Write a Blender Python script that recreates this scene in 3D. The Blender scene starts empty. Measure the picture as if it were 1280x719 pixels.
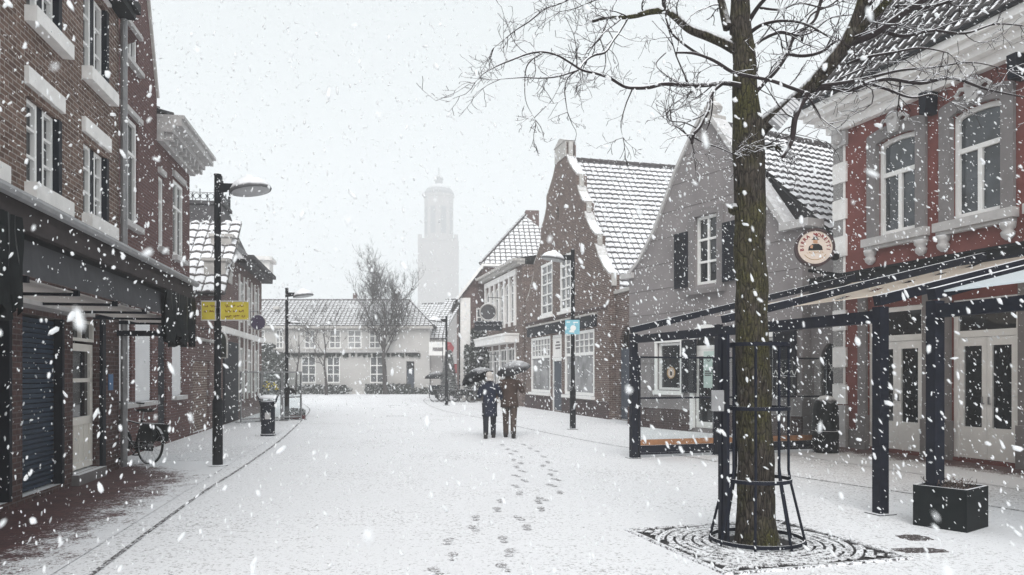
import bpy, bmesh, math, random
from mathutils import Vector, Matrix, noise as mnoise
from mathutils.geometry import tessellate_polygon
random.seed(7)
R = math.radians
scn = bpy.context.scene
COL = scn.collection
F, HV, CZ = 960.0, 468.0, 1.62          # focal length and horizon of the photograph in its pixels, eye height in metres

def G(u, v):
    Y = F*CZ/(v-HV); return Vector(((u-640)/F*Y, Y, 0))
def P(u, v, Y):
    return Vector(((u-640)/F*Y, Y, CZ-(v-HV)/F*Y))

# ---------------------------------------------------------------- scene, world, camera, light
w = bpy.data.worlds.new("World"); scn.world = w; w.use_nodes = True
nt = w.node_tree; nt.nodes.clear()
sky = nt.nodes.new('ShaderNodeTexSky'); sky.sky_type = 'NISHITA'; sky.sun_disc = False
SUN_EL, SUN_ROT = R(43), R(180)
sky.sun_elevation = SUN_EL; sky.sun_rotation = SUN_ROT
sky.air_density = 1.0; sky.dust_density = 4.0; sky.ozone_density = 1.0
hs = nt.nodes.new('ShaderNodeHueSaturation'); hs.inputs['Saturation'].default_value = 0.10
bw = nt.nodes.new('ShaderNodeMix'); bw.data_type = 'RGBA'; bw.inputs['Factor'].default_value = 0.72   # overcast: the cloud layer evens the sky out
bw.inputs['B'].default_value = (7.4, 8.0, 8.15, 1)
bg = nt.nodes.new('ShaderNodeBackground'); bg.inputs['Strength'].default_value = 0.077
out = nt.nodes.new('ShaderNodeOutputWorld')
nt.links.new(sky.outputs[0], hs.inputs['Color']); nt.links.new(hs.outputs[0], bw.inputs['A'])
nt.links.new(bw.outputs['Result'], bg.inputs['Color']); nt.links.new(bg.outputs[0], out.inputs[0])

sd = bpy.data.lights.new('sun', 'SUN'); sd.energy = 1.5; sd.angle = R(40); sd.color = (1, .97, .94)
so = bpy.data.objects.new('sun', sd); COL.objects.link(so)
so.rotation_euler = (R(90)-SUN_EL, 0, R(180)-SUN_ROT)

cd = bpy.data.cameras.new('camera'); cam = bpy.data.objects.new('camera', cd); COL.objects.link(cam)
cam.location = (0, 0, CZ); cam.rotation_euler = (R(90), 0, 0)
cd.sensor_width = 36; cd.lens = 36*F/1280; cd.shift_y = (HV-359.5)/1280
cd.clip_start = .05; cd.clip_end = 2000
cd.dof.use_dof = True; cd.dof.focus_distance = 10; cd.dof.aperture_fstop = 3.6
scn.camera = cam
scn.view_settings.view_transform = 'Standard'; scn.view_settings.look = 'None'
scn.view_settings.exposure = 0.70; scn.view_settings.gamma = 1
scn.render.engine = 'CYCLES'
cy = scn.cycles
cy.use_denoising = True; cy.max_bounces = 6; cy.diffuse_bounces = 3; cy.glossy_bounces = 3
cy.transmission_bounces = 4; cy.transparent_max_bounces = 12; cy.volume_bounces = 2
cy.use_adaptive_sampling = True; cy.adaptive_threshold = 0.02
cy.caustics_reflective = False; cy.caustics_refractive = False

# ---------------------------------------------------------------- materials
def new_mat(name):
    m = bpy.data.materials.new(name); m.use_nodes = True
    nt = m.node_tree; return m, nt, nt.nodes['Principled BSDF']
def nd(nt, t, **kw):
    n = nt.nodes.new(t)
    for k, v in kw.items():
        if k in n.inputs: n.inputs[k].default_value = v
        else: setattr(n, k, v)
    return n
def ln(nt, a, b): nt.links.new(a, b)
def c4(c): return (c[0], c[1], c[2], 1)
def math_n(nt, op, a, b=None, clamp=False):
    n = nt.nodes.new('ShaderNodeMath'); n.operation = op; n.use_clamp = clamp
    for i, x in enumerate((a, b)):
        if x is None: continue
        if isinstance(x, (int, float)): n.inputs[i].default_value = x
        else: ln(nt, x, n.inputs[i])
    return n.outputs[0]
def mix_c(nt, fac, a, b):
    n = nt.nodes.new('ShaderNodeMix'); n.data_type = 'RGBA'
    for k, x in (('Factor', fac), ('A', a), ('B', b)):
        if isinstance(x, (int, float)): n.inputs[k].default_value = x
        elif isinstance(x, (tuple, list)): n.inputs[k].default_value = c4(x)
        else: ln(nt, x, n.inputs[k])
    return n.outputs['Result']
def ramp(nt, x, lo, hi, a=0.0, b=1.0):
    n = nt.nodes.new('ShaderNodeMapRange'); ln(nt, x, n.inputs['Value'])
    n.inputs['From Min'].default_value = lo; n.inputs['From Max'].default_value = hi
    n.inputs['To Min'].default_value = a; n.inputs['To Max'].default_value = b
    return n.outputs['Result']
def noise_n(nt, vec, scale, detail=3, rough=.6):
    n = nd(nt, 'ShaderNodeTexNoise', Scale=scale, Detail=detail, Roughness=rough)
    if vec is not None: ln(nt, vec, n.inputs['Vector'])
    return n.outputs['Fac']
def objco(nt): return nt.nodes.new('ShaderNodeTexCoord').outputs['Object']
def geopos(nt): return nt.nodes.new('ShaderNodeNewGeometry').outputs['Position']
SNOW = (.86, .865, .89)
def snow_mask(nt, lo=.45, hi=.75, nscale=9.0, amt=.5):
    """fresh snow lies where the real surface faces up"""
    g = nt.nodes.new('ShaderNodeNewGeometry'); s = nt.nodes.new('ShaderNodeSeparateXYZ'); ln(nt, g.outputs['Normal'], s.inputs[0])
    n = noise_n(nt, g.outputs['Position'], nscale, 3)
    z = math_n(nt, 'ADD', s.outputs['Z'], math_n(nt, 'MULTIPLY', math_n(nt, 'SUBTRACT', n, .5), amt))
    return ramp(nt, z, lo, hi)
def m_plain(name, col, rough=.7, var=.15, vscale=4.0, metal=0.0, snow=True, bump=0.0, bscale=40, spec=.25, snow_lo=.45, snow_hi=.75):
    m, nt, b = new_mat(name)
    p = geopos(nt)
    n = noise_n(nt, p, vscale, 4)
    dark = tuple(x*(1-var) for x in col); lite = tuple(min(1, x*(1+var)) for x in col)
    c = mix_c(nt, ramp(nt, n, .3, .7), dark, lite)
    if snow: c = mix_c(nt, snow_mask(nt, snow_lo, snow_hi), c, SNOW)
    ln(nt, c, b.inputs['Base Color'])
    b.inputs['Roughness'].default_value = rough; b.inputs['Metallic'].default_value = metal
    b.inputs['Specular IOR Level'].default_value = spec
    if bump:
        bn = nd(nt, 'ShaderNodeBump', Strength=bump, Distance=.01); ln(nt, noise_n(nt, p, bscale, 4), bn.inputs['Height']); ln(nt, bn.outputs[0], b.inputs['Normal'])
    return m
def brickvec(nt):
    s = nt.nodes.new('ShaderNodeSeparateXYZ'); ln(nt, objco(nt), s.inputs[0])
    cb = nt.nodes.new('ShaderNodeCombineXYZ')
    ln(nt, math_n(nt, 'ADD', s.outputs['X'], s.outputs['Y']), cb.inputs['X']); ln(nt, s.outputs['Z'], cb.inputs['Y'])
    return cb.outputs[0]
def m_brick(name, c1, c2, mortar, bw=.21, bh=.068, ms=.009, stain=.35, snow=True):
    m, nt, b = new_mat(name)
    v = brickvec(nt)
    bt = nd(nt, 'ShaderNodeTexBrick', Scale=1.0); bt.offset = .5
    bt.inputs['Color1'].default_value = c4(c1); bt.inputs['Color2'].default_value = c4(c2); bt.inputs['Mortar'].default_value = c4(mortar)
    bt.inputs['Mortar Size'].default_value = ms; bt.inputs['Brick Width'].default_value = bw; bt.inputs['Row Height'].default_value = bh
    bt.inputs['Bias'].default_value = -.1; bt.inputs['Mortar Smooth'].default_value = .25
    ln(nt, v, bt.inputs['Vector'])
    n1 = noise_n(nt, objco(nt), .9, 5); n2 = noise_n(nt, objco(nt), 14, 3)
    c = mix_c(nt, ramp(nt, n1, .35, .75, 0, stain), bt.outputs['Color'], tuple(x*.55 for x in c1))
    hv = nd(nt, 'ShaderNodeHueSaturation'); ln(nt, c, hv.inputs['Color']); ln(nt, ramp(nt, n2, .3, .7, .7, 1.3), hv.inputs['Value'])
    c = hv.outputs[0]
    if snow: c = mix_c(nt, snow_mask(nt), c, SNOW)
    ln(nt, c, b.inputs['Base Color']); b.inputs['Roughness'].default_value = .9; b.inputs['Specular IOR Level'].default_value = .25
    bn = nd(nt, 'ShaderNodeBump', Strength=.55, Distance=.008)
    ln(nt, math_n(nt, 'SUBTRACT', math_n(nt, 'MULTIPLY', n2, .4), bt.outputs['Fac']), bn.inputs['Height']); ln(nt, bn.outputs[0], b.inputs['Normal'])
    return m
def m_tiles(name, tile=(.06, .06, .065), cover=.5, side=.30, lip=.14):
    """roof tiles under a thin coat of snow: u counts columns, v counts courses"""
    m, nt, b = new_mat(name)
    uv = nt.nodes.new('ShaderNodeTexCoord').outputs['UV']; s = nt.nodes.new('ShaderNodeSeparateXYZ'); ln(nt, uv, s.inputs[0])
    n = noise_n(nt, geopos(nt), 7, 4, .7); n2 = noise_n(nt, geopos(nt), 1.1, 3); n3 = noise_n(nt, geopos(nt), 45, 2)
    jig = math_n(nt, 'ADD', math_n(nt, 'MULTIPLY', math_n(nt, 'SUBTRACT', n, .5), .35), math_n(nt, 'MULTIPLY', math_n(nt, 'SUBTRACT', n2, .5), cover))
    jig = math_n(nt, 'ADD', jig, math_n(nt, 'MULTIPLY', math_n(nt, 'SUBTRACT', n3, .5), .25))
    fu = math_n(nt, 'FRACT', s.outputs['X']); fv = math_n(nt, 'FRACT', s.outputs['Y'])
    a = ramp(nt, math_n(nt, 'ADD', fu, jig), 1-side-.04, 1-side+.04)
    l = ramp(nt, math_n(nt, 'ADD', fv, jig), lip-.03, lip+.05, 1, 0)
    bare = math_n(nt, 'MAXIMUM', a, l, True)
    tc = mix_c(nt, ramp(nt, n3, .3, .7), tuple(x*.7 for x in tile), tuple(x*1.35 for x in tile))
    c = mix_c(nt, bare, SNOW, tc)
    ln(nt, c, b.inputs['Base Color']); b.inputs['Roughness'].default_value = .75
    bn = nd(nt, 'ShaderNodeBump', Strength=.4, Distance=.012); ln(nt, math_n(nt, 'SUBTRACT', n, bare), bn.inputs['Height']); ln(nt, bn.outputs[0], b.inputs['Normal'])
    return m
def m_glass(name, col=(.012, .014, .017), rough=.06):
    """a window pane; col stands in for the unlit room"""
    m, nt, b = new_mat(name)
    n = noise_n(nt, geopos(nt), 1.3, 3)
    ln(nt, mix_c(nt, ramp(nt, n, .35, .7), tuple(x*.6 for x in col), tuple(x*1.6 for x in col)), b.inputs['Base Color'])
    b.inputs['Roughness'].default_value = rough; b.inputs['Specular IOR Level'].default_value = .6
    bn = nd(nt, 'ShaderNodeBump', Strength=.05, Distance=.02); ln(nt, noise_n(nt, geopos(nt), 2.2, 1), bn.inputs['Height']); ln(nt, bn.outputs[0], b.inputs['Normal'])
    return m
def m_clear(name):
    m, nt, b = new_mat(name); nt.nodes.remove(b)
    t = nd(nt, 'ShaderNodeBsdfTransparent', Color=(.93, .95, .95, 1)); g = nd(nt, 'ShaderNodeBsdfGlossy', Color=(1, 1, 1, 1), Roughness=.03)
    fr = nd(nt, 'ShaderNodeFresnel', IOR=1.45); mx = nt.nodes.new('ShaderNodeMixShader')
    ln(nt, fr.outputs[0], mx.inputs[0]); ln(nt, t.outputs[0], mx.inputs[1]); ln(nt, g.outputs[0], mx.inputs[2])
    ln(nt, mx.outputs[0], nt.nodes['Material Output'].inputs[0]); return m
def m_translucent(name, col):
    m, nt, b = new_mat(name); nt.nodes.remove(b)
    t = nd(nt, 'ShaderNodeBsdfTranslucent', Color=c4(col)); d = nd(nt, 'ShaderNodeBsdfDiffuse', Color=c4(col)); mx = nd(nt, 'ShaderNodeMixShader')
    mx.inputs[0].default_value = .35
    ln(nt, t.outputs[0], mx.inputs[1]); ln(nt, d.outputs[0], mx.inputs[2]); ln(nt, mx.outputs[0], nt.nodes['Material Output'].inputs[0]); return m

M = {}
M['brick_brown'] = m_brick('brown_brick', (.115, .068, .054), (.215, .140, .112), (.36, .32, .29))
M['brick_dark'] = m_brick('dark_red_brick', (.105, .048, .046), (.150, .072, .066), (.17, .135, .13))
M['brick_shop'] = m_brick('weathered_brick', (.095, .058, .048), (.185, .122, .100), (.30, .27, .255))
M['brick_plinth'] = m_brick('dark_plinth_brick', (.055, .035, .035), (.09, .055, .052), (.12, .10, .10))
M['brick_mid'] = m_brick('mid_brick', (.115, .065, .060), (.175, .105, .095), (.22, .19, .18))
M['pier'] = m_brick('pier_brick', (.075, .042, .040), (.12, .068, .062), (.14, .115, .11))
M['red_paint'] = m_plain('red_stucco', (.190, .066, .058), .85, .16, 2.2, snow=False, bump=.15, bscale=30)
M['grey_plaster'] = m_plain('grey_plaster', (.245, .225, .225), .9, .14, 1.2, snow=False, bump=.12, bscale=25)
M['grey_joint'] = m_plain('plaster_joint', (.13, .115, .115), .9, .1, snow=False)
M['grey_trim'] = m_plain('grey_stone_trim', (.50, .485, .48), .8, .12, 5, bump=.1)
M['grey_surround'] = m_plain('grey_surround', (.21, .195, .195), .85, .1, 5)
M['cream_trim'] = m_plain('cream_trim', (.85, .83, .81), .7, .08, 5, bump=.05)
M['white'] = m_plain('white_paint', (.85, .84, .82), .5, .05, 3)
M['door_cream'] = m_plain('cream_door_paint', (.80, .765, .70), .5, .06, 3)
M['quoin_grey'] = m_plain('rough_quoin', (.30, .29, .285), .9, .45, 45, bump=.5, bscale=60, snow=False)
M['stone'] = m_plain('coping_stone', (.47, .45, .43), .85, .15, 6, bump=.2)
M['dark_metal'] = m_plain('dark_metal', (.010, .011, .014), .6, .3, 9, spec=.15)
M['black_metal'] = m_plain('black_metal', (.007, .007, .009), .6, .3, 9, spec=.15)
M['blue_metal'] = m_plain('blue_black_metal', (.010, .012, .021), .6, .25, 9, spec=.15)
M['slate_blue'] = m_plain('slate_blue_paint', (.060, .072, .095), .6, .12, 5)
M['navy'] = m_plain('navy_paint', (.008, .010, .017), .6, .2, 5, spec=.15)
M['shutter'] = m_plain('roller_shutter_metal', (.032, .050, .080), .6, .2, 5, snow=False, spec=.15)
M['grey_metal'] = m_plain('galvanised_metal', (.26, .26, .265), .45, .15, 8, metal=.3)
M['fascia'] = m_plain('brown_fascia', (.042, .034, .034), .8, .2, 6, spec=.15)
M['valance'] = m_plain('grey_fabric', (.062, .062, .068), .85, .12, 5, snow=False)
M['canvas_light'] = m_translucent('pale_awning_cloth', (.82, .79, .77))
M['beige'] = m_translucent('beige_fabric', (.72, .63, .54))
M['tarp'] = m_plain('black_tarpaulin', (.006, .008, .009), .5, .3, 7, spec=.2)
M['glass'] = m_glass('window_glass')
M['glass_sky'] = m_glass('window_glass_sky_tint', (.055, .063, .072), .08)  # paler base colour paints the sky's reflection into the pane
M['glass_lit'] = m_glass('window_glass_pale', (.10, .105, .11), .12)
M['glass_curtain'] = m_glass('window_glass_net_curtain', (.26, .26, .265), .2)
M['clear'] = m_clear('clear_glass')
M['snow_glass'] = m_translucent('snow_covered_roof_glass', (.86, .90, .92))
M['panel_white'] = m_plain('white_window_film', (.86, .86, .87), .6, .04, 3, snow=False)
M['wood'] = m_plain('orange_wood', (.34, .17, .085), .6, .25, 12, snow=False)
M['snow'] = m_plain('snow_cap', SNOW, .8, .04, 3, snow=False, bump=.3, bscale=30)
M['tiles_far'] = m_tiles('snowy_tiles_far', (.16, .15, .15), .5, .2, .15)
M['tiles_shop'] = m_tiles('snowy_tiles_thick', (.13, .125, .13), .62, .12, .15)
M['tiles_grey'] = m_tiles('snowy_tiles_thin', (.085, .082, .088), .62, .34, .18)
M['tiles_red'] = m_tiles('snowy_tiles_sparse', (.030, .025, .026), .5, .34, .20)
M['tiles_low'] = m_tiles('snowy_tiles_low', (.12, .11, .11), .45, .10, .14)
M['slate'] = m_plain('grey_slate', (.075, .072, .076), .8, .35, 14, snow_lo=.42, snow_hi=1.1)
M['lamp_metal'] = m_plain('lamp_hood', (.14, .14, .145), .6, .2, 9, snow_lo=.10, snow_hi=.55)
M['tower'] = m_plain('tower_stone', (.22, .19, .18), .9, .12, .3)
M['far_wall'] = m_plain('cream_render', (.50, .485, .47), .9, .08, .8)
M['far_wall_dim'] = m_plain('grey_render', (.42, .40, .39), .9, .1, .8)
M['yellow'] = m_plain('yellow_board', (.55, .45, .06), .6, .12, 6)
M['ink'] = m_plain('dark_red_ink', (.16, .03, .02), .7, .1, snow=False)
M['black_ink'] = m_plain('black_ink', (.012, .012, .012), .7, .1, snow=False)
M['cyan'] = m_plain('light_blue_board', (.25, .52, .62), .6, .1, 6)
M['sign_face'] = m_plain('cream_sign_face', (.66, .56, .49), .5, .05, snow=False)
M['sign_red'] = m_plain('sign_red', (.22, .022, .026), .6, .1, snow=False)
M['sign_gold'] = m_plain('sign_gold', (.40, .25, .10), .6, .1, snow=False)
M['sign_rim'] = m_plain('sign_rim', (.05, .028, .03), .5, .2)
M['sign_skin'] = m_plain('sign_skin', (.50, .28, .17), .6, .1, snow=False)
M['mint'] = m_plain('pale_mint_paper', (.50, .60, .56), .7, .05, snow=False)
M['red_cloth'] = m_plain('red_cloth', (.36, .07, .08), .8, .1)
M['blue_sign'] = m_plain('blue_sign', (.08, .17, .32), .5, .1, snow=False)
M['zinc'] = m_plain('pale_ribbed_plastic', (.52, .52, .53), .6, .08, 8, snow=False)
M['rubber'] = m_plain('black_rubber', (.012, .012, .012), .8, .2, snow_lo=.7, snow_hi=.95)
M['chrome'] = m_plain('steel', (.35, .35, .36), .35, .1, metal=.8)
M['soil'] = m_plain('dark_soil', (.05, .042, .038), .95, .4, 40, snow_lo=.8, snow_hi=1.15)
M['twig'] = m_plain('dry_stalks', (.10, .075, .065), .9, .3, 20, snow_lo=.6, snow_hi=.9)
M['ivy'] = m_plain('winter_ivy', (.035, .042, .034), .8, .4, 12, snow_lo=.45, snow_hi=.9)
M['fir'] = m_plain('fir_needles', (.010, .018, .013), .85, .4, 12, snow_lo=.85, snow_hi=1.1)
M['skin'] = m_plain('skin', (.46, .30, .235), .55, .06, snow=False)
M['hair_pale'] = m_plain('pale_grey_hair', (.50, .46, .43), .8, .15, 30, snow=False)
M['hair_dark'] = m_plain('dark_hair', (.03, .022, .018), .7, .3, 30, snow=False)
M['navy_coat'] = m_plain('navy_coat', (.014, .018, .036), .9, .3, 8, snow_lo=.55, snow_hi=1.0)
M['brown_coat'] = m_plain('brown_coat', (.062, .040, .032), .9, .3, 8, snow_lo=.55, snow_hi=1.0)
M['navy_jeans'] = m_plain('dark_jeans', (.014, .016, .024), .9, .25, 8, snow_lo=.55, snow_hi=1.0)
M['brown_trousers'] = m_plain('brown_trousers', (.075, .054, .045), .9, .25, 8, snow_lo=.55, snow_hi=1.0)
M['shoe'] = m_plain('dark_shoes', (.015, .012, .011), .6, .2, snow_lo=.7, snow_hi=1.0)
M['umbrella'] = m_plain('black_umbrella_cloth', (.008, .009, .012), .7, .3, 8, snow_lo=.72, snow_hi=1.18)
M['umbrella_grey'] = m_plain('charcoal_umbrella_cloth', (.016, .015, .018), .7, .3, 8, snow_lo=.6, snow_hi=1.22)
M['lens'] = m_plain('lamp_lens', (.42, .42, .43), .4, .1, snow=False)
M['grate'] = m_plain('cast_iron_grate', (.030, .028, .030), .7, .3, 20, snow=False)
def m_bark():
    m, nt, b = new_mat('mossy_bark')
    p = objco(nt); s = nt.nodes.new('ShaderNodeMapping'); s.inputs['Scale'].default_value = (1, 1, .22); ln(nt, p, s.inputs[0])
    n1 = noise_n(nt, s.outputs[0], 34, 6, .75); n2 = noise_n(nt, p, 1.9, 5, .65); n3 = noise_n(nt, p, 8, 4); n4 = noise_n(nt, p, 60, 3, .7)
    vo = nd(nt, 'ShaderNodeTexVoronoi', Scale=30.0); vo.feature = 'DISTANCE_TO_EDGE'; ln(nt, s.outputs[0], vo.inputs['Vector'])
    c = mix_c(nt, ramp(nt, n1, .34, .68), (.012, .009, .008), (.125, .105, .085))
    c = mix_c(nt, ramp(nt, n2, .45, .62, 0, .8), c, mix_c(nt, ramp(nt, n4, .35, .65), (.035, .033, .010), (.135, .130, .040)))
    c = mix_c(nt, ramp(nt, n3, .62, .70, 0, .6), c, (.21, .20, .165))
    c = mix_c(nt, ramp(nt, vo.outputs['Distance'], .0, .09, .85, 0), c, (.008, .006, .006))
    c = mix_c(nt, snow_mask(nt, .24, .50, 14, .5), c, SNOW)
    ln(nt, c, b.inputs['Base Color']); b.inputs['Roughness'].default_value = .92; b.inputs['Specular IOR Level'].default_value = .2
    bn = nd(nt, 'ShaderNodeBump', Strength=1.0, Distance=.03); ln(nt, math_n(nt, 'ADD', n1, math_n(nt, 'MULTIPLY', vo.outputs['Distance'], 2.5)), bn.inputs['Height']); ln(nt, bn.outputs[0], b.inputs['Normal'])
    return m
M['bark'] = m_bark()
M['branch'] = m_plain('dark_wet_bark', (.026, .019, .020), .9, .35, 12, snow_lo=.34, snow_hi=.54)
M['branch_far'] = m_plain('grey_bark', (.05, .042, .04), .9, .3, 6, snow_lo=.8, snow_hi=1.0)

def m_snow_ground(name, speck=.5, base=(.87, .872, .895), under=(.17, .155, .155)):
    """thin fresh snow, the paving showing through as fine grains"""
    m, nt, b = new_mat(name)
    p = geopos(nt)
    big = noise_n(nt, p, .45, 4, .55); fine = noise_n(nt, p, 26, 4, .75); med = noise_n(nt, p, 7, 4, .7)
    t = math_n(nt, 'ADD', fine, math_n(nt, 'MULTIPLY', math_n(nt, 'SUBTRACT', big, .5), .30))
    t = math_n(nt, 'ADD', t, math_n(nt, 'MULTIPLY', math_n(nt, 'SUBTRACT', med, .5), .35))
    k = ramp(nt, t, .62-.16*speck, .76-.12*speck, 0, .8)
    c = mix_c(nt, k, mix_c(nt, ramp(nt, math_n(nt, 'ADD', math_n(nt, 'MULTIPLY', big, .7), math_n(nt, 'MULTIPLY', med, .3)), .36, .62), tuple(x*.92 for x in base), base), under)
    ln(nt, c, b.inputs['Base Color']); b.inputs['Roughness'].default_value = .85; b.inputs['Specular IOR Level'].default_value = .2
    bn = nd(nt, 'ShaderNodeBump', Strength=.5, Distance=.02); ln(nt, math_n(nt, 'ADD', fine, med), bn.inputs['Height']); ln(nt, bn.outputs[0], b.inputs['Normal'])
    return m
M['road_snow'] = m_snow_ground('road_snow', .50)
M['walk_snow'] = m_snow_ground('pavement_snow', .58)
M['far_snow'] = m_snow_ground('far_snow', .2)
def m_pavers(name):
    """wet red pavers under the canopy; v = 0 at the wall (bare) to 1 at the drip line (snow blown in)"""
    m, nt, b = new_mat(name)
    tc = nt.nodes.new('ShaderNodeTexCoord'); s = nt.nodes.new('ShaderNodeSeparateXYZ'); ln(nt, tc.outputs['UV'], s.inputs[0])
    bt = nd(nt, 'ShaderNodeTexBrick', Scale=1.0); bt.inputs['Brick Width'].default_value = .21; bt.inputs['Row Height'].default_value = .105
    bt.inputs['Mortar Size'].default_value = .007
    bt.inputs['Color1'].default_value = (.088, .037, .037, 1); bt.inputs['Color2'].default_value = (.135, .058, .054, 1); bt.inputs['Mortar'].default_value = (.03, .025, .027, 1)
    ln(nt, tc.outputs['Object'], bt.inputs['Vector'])
    p = geopos(nt)
    fine = noise_n(nt, p, 30, 4, .75); med = noise_n(nt, p, 3.0, 4, .65)
    t = math_n(nt, 'ADD', s.outputs['Y'], math_n(nt, 'MULTIPLY', math_n(nt, 'SUBTRACT', fine, .5), 1.5))
    t = math_n(nt, 'ADD', t, math_n(nt, 'MULTIPLY', math_n(nt, 'SUBTRACT', med, .5), .9))
    c = mix_c(nt, ramp(nt, t, .58, .78), bt.outputs['Color'], SNOW)
    ln(nt, c, b.inputs['Base Color']); b.inputs['Roughness'].default_value = .6
    bn = nd(nt, 'ShaderNodeBump', Strength=.4, Distance=.01); ln(nt, fine, bn.inputs['Height']); ln(nt, bn.outputs[0], b.inputs['Normal'])
    return m
M['pavers'] = m_pavers('bare_red_pavers')
def m_speckle(name, dark, snowfrac, scale=28):
    m, nt, b = new_mat(name)
    n = noise_n(nt, geopos(nt), scale, 4, .75)
    ln(nt, mix_c(nt, ramp(nt, n, .62-snowfrac*.35, .70-snowfrac*.35), dark, SNOW), b.inputs['Base Color']); b.inputs['Roughness'].default_value = .85
    return m
M['kerb'] = m_speckle('kerb_gutter', (.07, .062, .065), .34, 24)
M['kerb_faint'] = m_speckle('faint_gutter', (.14, .13, .135), .62, 14)
M['print'] = m_speckle('trodden_snow', (.22, .205, .21), .46, 40)
M['grate_snow'] = m_speckle('grate_with_snow', (.065, .06, .064), .56, 30)
M['manhole'] = m_speckle('bare_wet_cover', (.055, .042, .042), .16, 40)

# ---------------------------------------------------------------- mesh helpers
class MB:
    def __init__(s): s.v = []; s.f = []; s.m = []; s.uv = []; s.has_uv = False
    def vert(s, p): s.v.append(tuple(p)); return len(s.v)-1
    def face(s, pts, mi=0, uv=None):
        i = [s.vert(p) for p in pts]; s.f.append(i); s.m.append(mi); s.uv.append(uv)
        if uv: s.has_uv = True
    def box(s, x0, x1, y0, y1, z0, z1, mi=0):
        if x0 > x1: x0, x1 = x1, x0
        if y0 > y1: y0, y1 = y1, y0
        if z0 > z1: z0, z1 = z1, z0
        b = len(s.v)
        s.v += [(x, y, z) for z in (z0, z1) for x, y in ((x0, y0), (x1, y0), (x1, y1), (x0, y1))]
        for q in ((0, 3, 2, 1), (4, 5, 6, 7), (0, 1, 5, 4), (1, 2, 6, 5), (2, 3, 7, 6), (3, 0, 4, 7)):
            s.f.append([b+i for i in q]); s.m.append(mi); s.uv.append(None)
        return s
    def prism(s, poly, y0, y1, mi=0):
        """(x, z) outline pushed from y0 to y1"""
        n = len(poly); b = len(s.v)
        s.v += [(x, y0, z) for x, z in poly] + [(x, y1, z) for x, z in poly]
        tri = tessellate_polygon([[Vector((x, z, 0)) for x, z in poly]])
        for t in tri:
            s.f.append([b+i for i in t]); s.f.append([b+n+i for i in reversed(t)])
        for i in range(n): s.f.append([b+i, b+(i+1) % n, b+n+(i+1) % n, b+n+i])
        k = 2*len(tri)+n; s.m += [mi]*k; s.uv += [None]*k
        return s
    def beam(s, a, b, w, h, mi=0, up=Vector((0, 0, 1))):
        a, b = Vector(a), Vector(b); d = (b-a).normalized()
        sx = d.cross(up)
        if sx.length < 1e-4: sx = Vector((1, 0, 0))
        sx.normalize(); sz = sx.cross(d)
        bb = len(s.v)
        for p in (a, b):
            for i, j in ((-1, -1), (1, -1), (1, 1), (-1, 1)): s.v.append(tuple(p+sx*(i*w/2)+sz*(j*h/2)))
        for q in ((0, 1, 2, 3), (7, 6, 5, 4), (0, 4, 5, 1), (1, 5, 6, 2), (2, 6, 7, 3), (3, 7, 4, 0)):
            s.f.append([bb+i for i in q]); s.m.append(mi); s.uv.append(None)
        return s
    def tube(s, pts, rad, n=6, mi=0, cap=True, closed=False):
        pts = [Vector(p) for p in pts]
        if isinstance(rad, (int, float)): rad = [rad]*len(pts)
        b = len(s.v); N = len(pts); ref = None
        for i, p in enumerate(pts):
            if closed: d = pts[(i+1) % N]-pts[i-1]
            else: d = pts[min(i+1, N-1)]-pts[max(i-1, 0)]
            if d.length < 1e-9: d = Vector((0, 0, 1))
            d.normalize()
            if ref is None:
                ref = Vector((0, 0, 1)) if abs(d.z) < .9 else Vector((1, 0, 0))
            ax = ref-d*ref.dot(d)
            if ax.length < 1e-4: ax = d.orthogonal()
            ax.normalize(); ay = d.cross(ax); ref = ax
            for k in range(n):
                a = 2*math.pi*k/n; s.v.append(tuple(p+(ax*math.cos(a)+ay*math.sin(a))*rad[i]))
        for i in range(N if closed else N-1):
            for k in range(n):
                j = (i+1) % N
                s.f.append([b+i*n+k, b+i*n+(k+1) % n, b+j*n+(k+1) % n, b+j*n+k]); s.m.append(mi); s.uv.append(None)
        if cap and not closed:
            s.f.append([b+k for k in reversed(range(n))]); s.f.append([b+(N-1)*n+k for k in range(n)]); s.m += [mi]*2; s.uv += [None]*2
        return s
    def lathe(s, prof, n=20, c=(0, 0, 0), mi=0, cap=True, sx=1, sy=1, M4=None):
        """(r, z) profile turned about the z axis"""
        b = len(s.v)
        for r, z in prof:
            for k in range(n):
                a = 2*math.pi*k/n; p = Vector((r*math.cos(a)*sx, r*math.sin(a)*sy, z))
                if M4 is not None: p = M4 @ p
                s.v.append((p.x+c[0], p.y+c[1], p.z+c[2]))
        for i in range(len(prof)-1):
            for k in range(n):
                s.f.append([b+i*n+k, b+i*n+(k+1) % n, b+(i+1)*n+(k+1) % n, b+(i+1)*n+k]); s.m.append(mi); s.uv.append(None)
        if cap:
            s.f.append([b+k for k in reversed(range(n))]); s.f.append([b+(len(prof)-1)*n+k for k in range(n)]); s.m += [mi]*2; s.uv += [None]*2
        return s
    def ring(s, c, r, t, n=24, axis='z', m=6):
        pts = []
        for k in range(n):
            a = 2*math.pi*k/n; x, y = r*math.cos(a), r*math.sin(a)
            pts.append(Vector(c)+{'z': Vector((x, y, 0)), 'y': Vector((x, 0, y)), 'x': Vector((0, x, y))}[axis])
        return s.tube(pts, t, m, closed=True)
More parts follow.
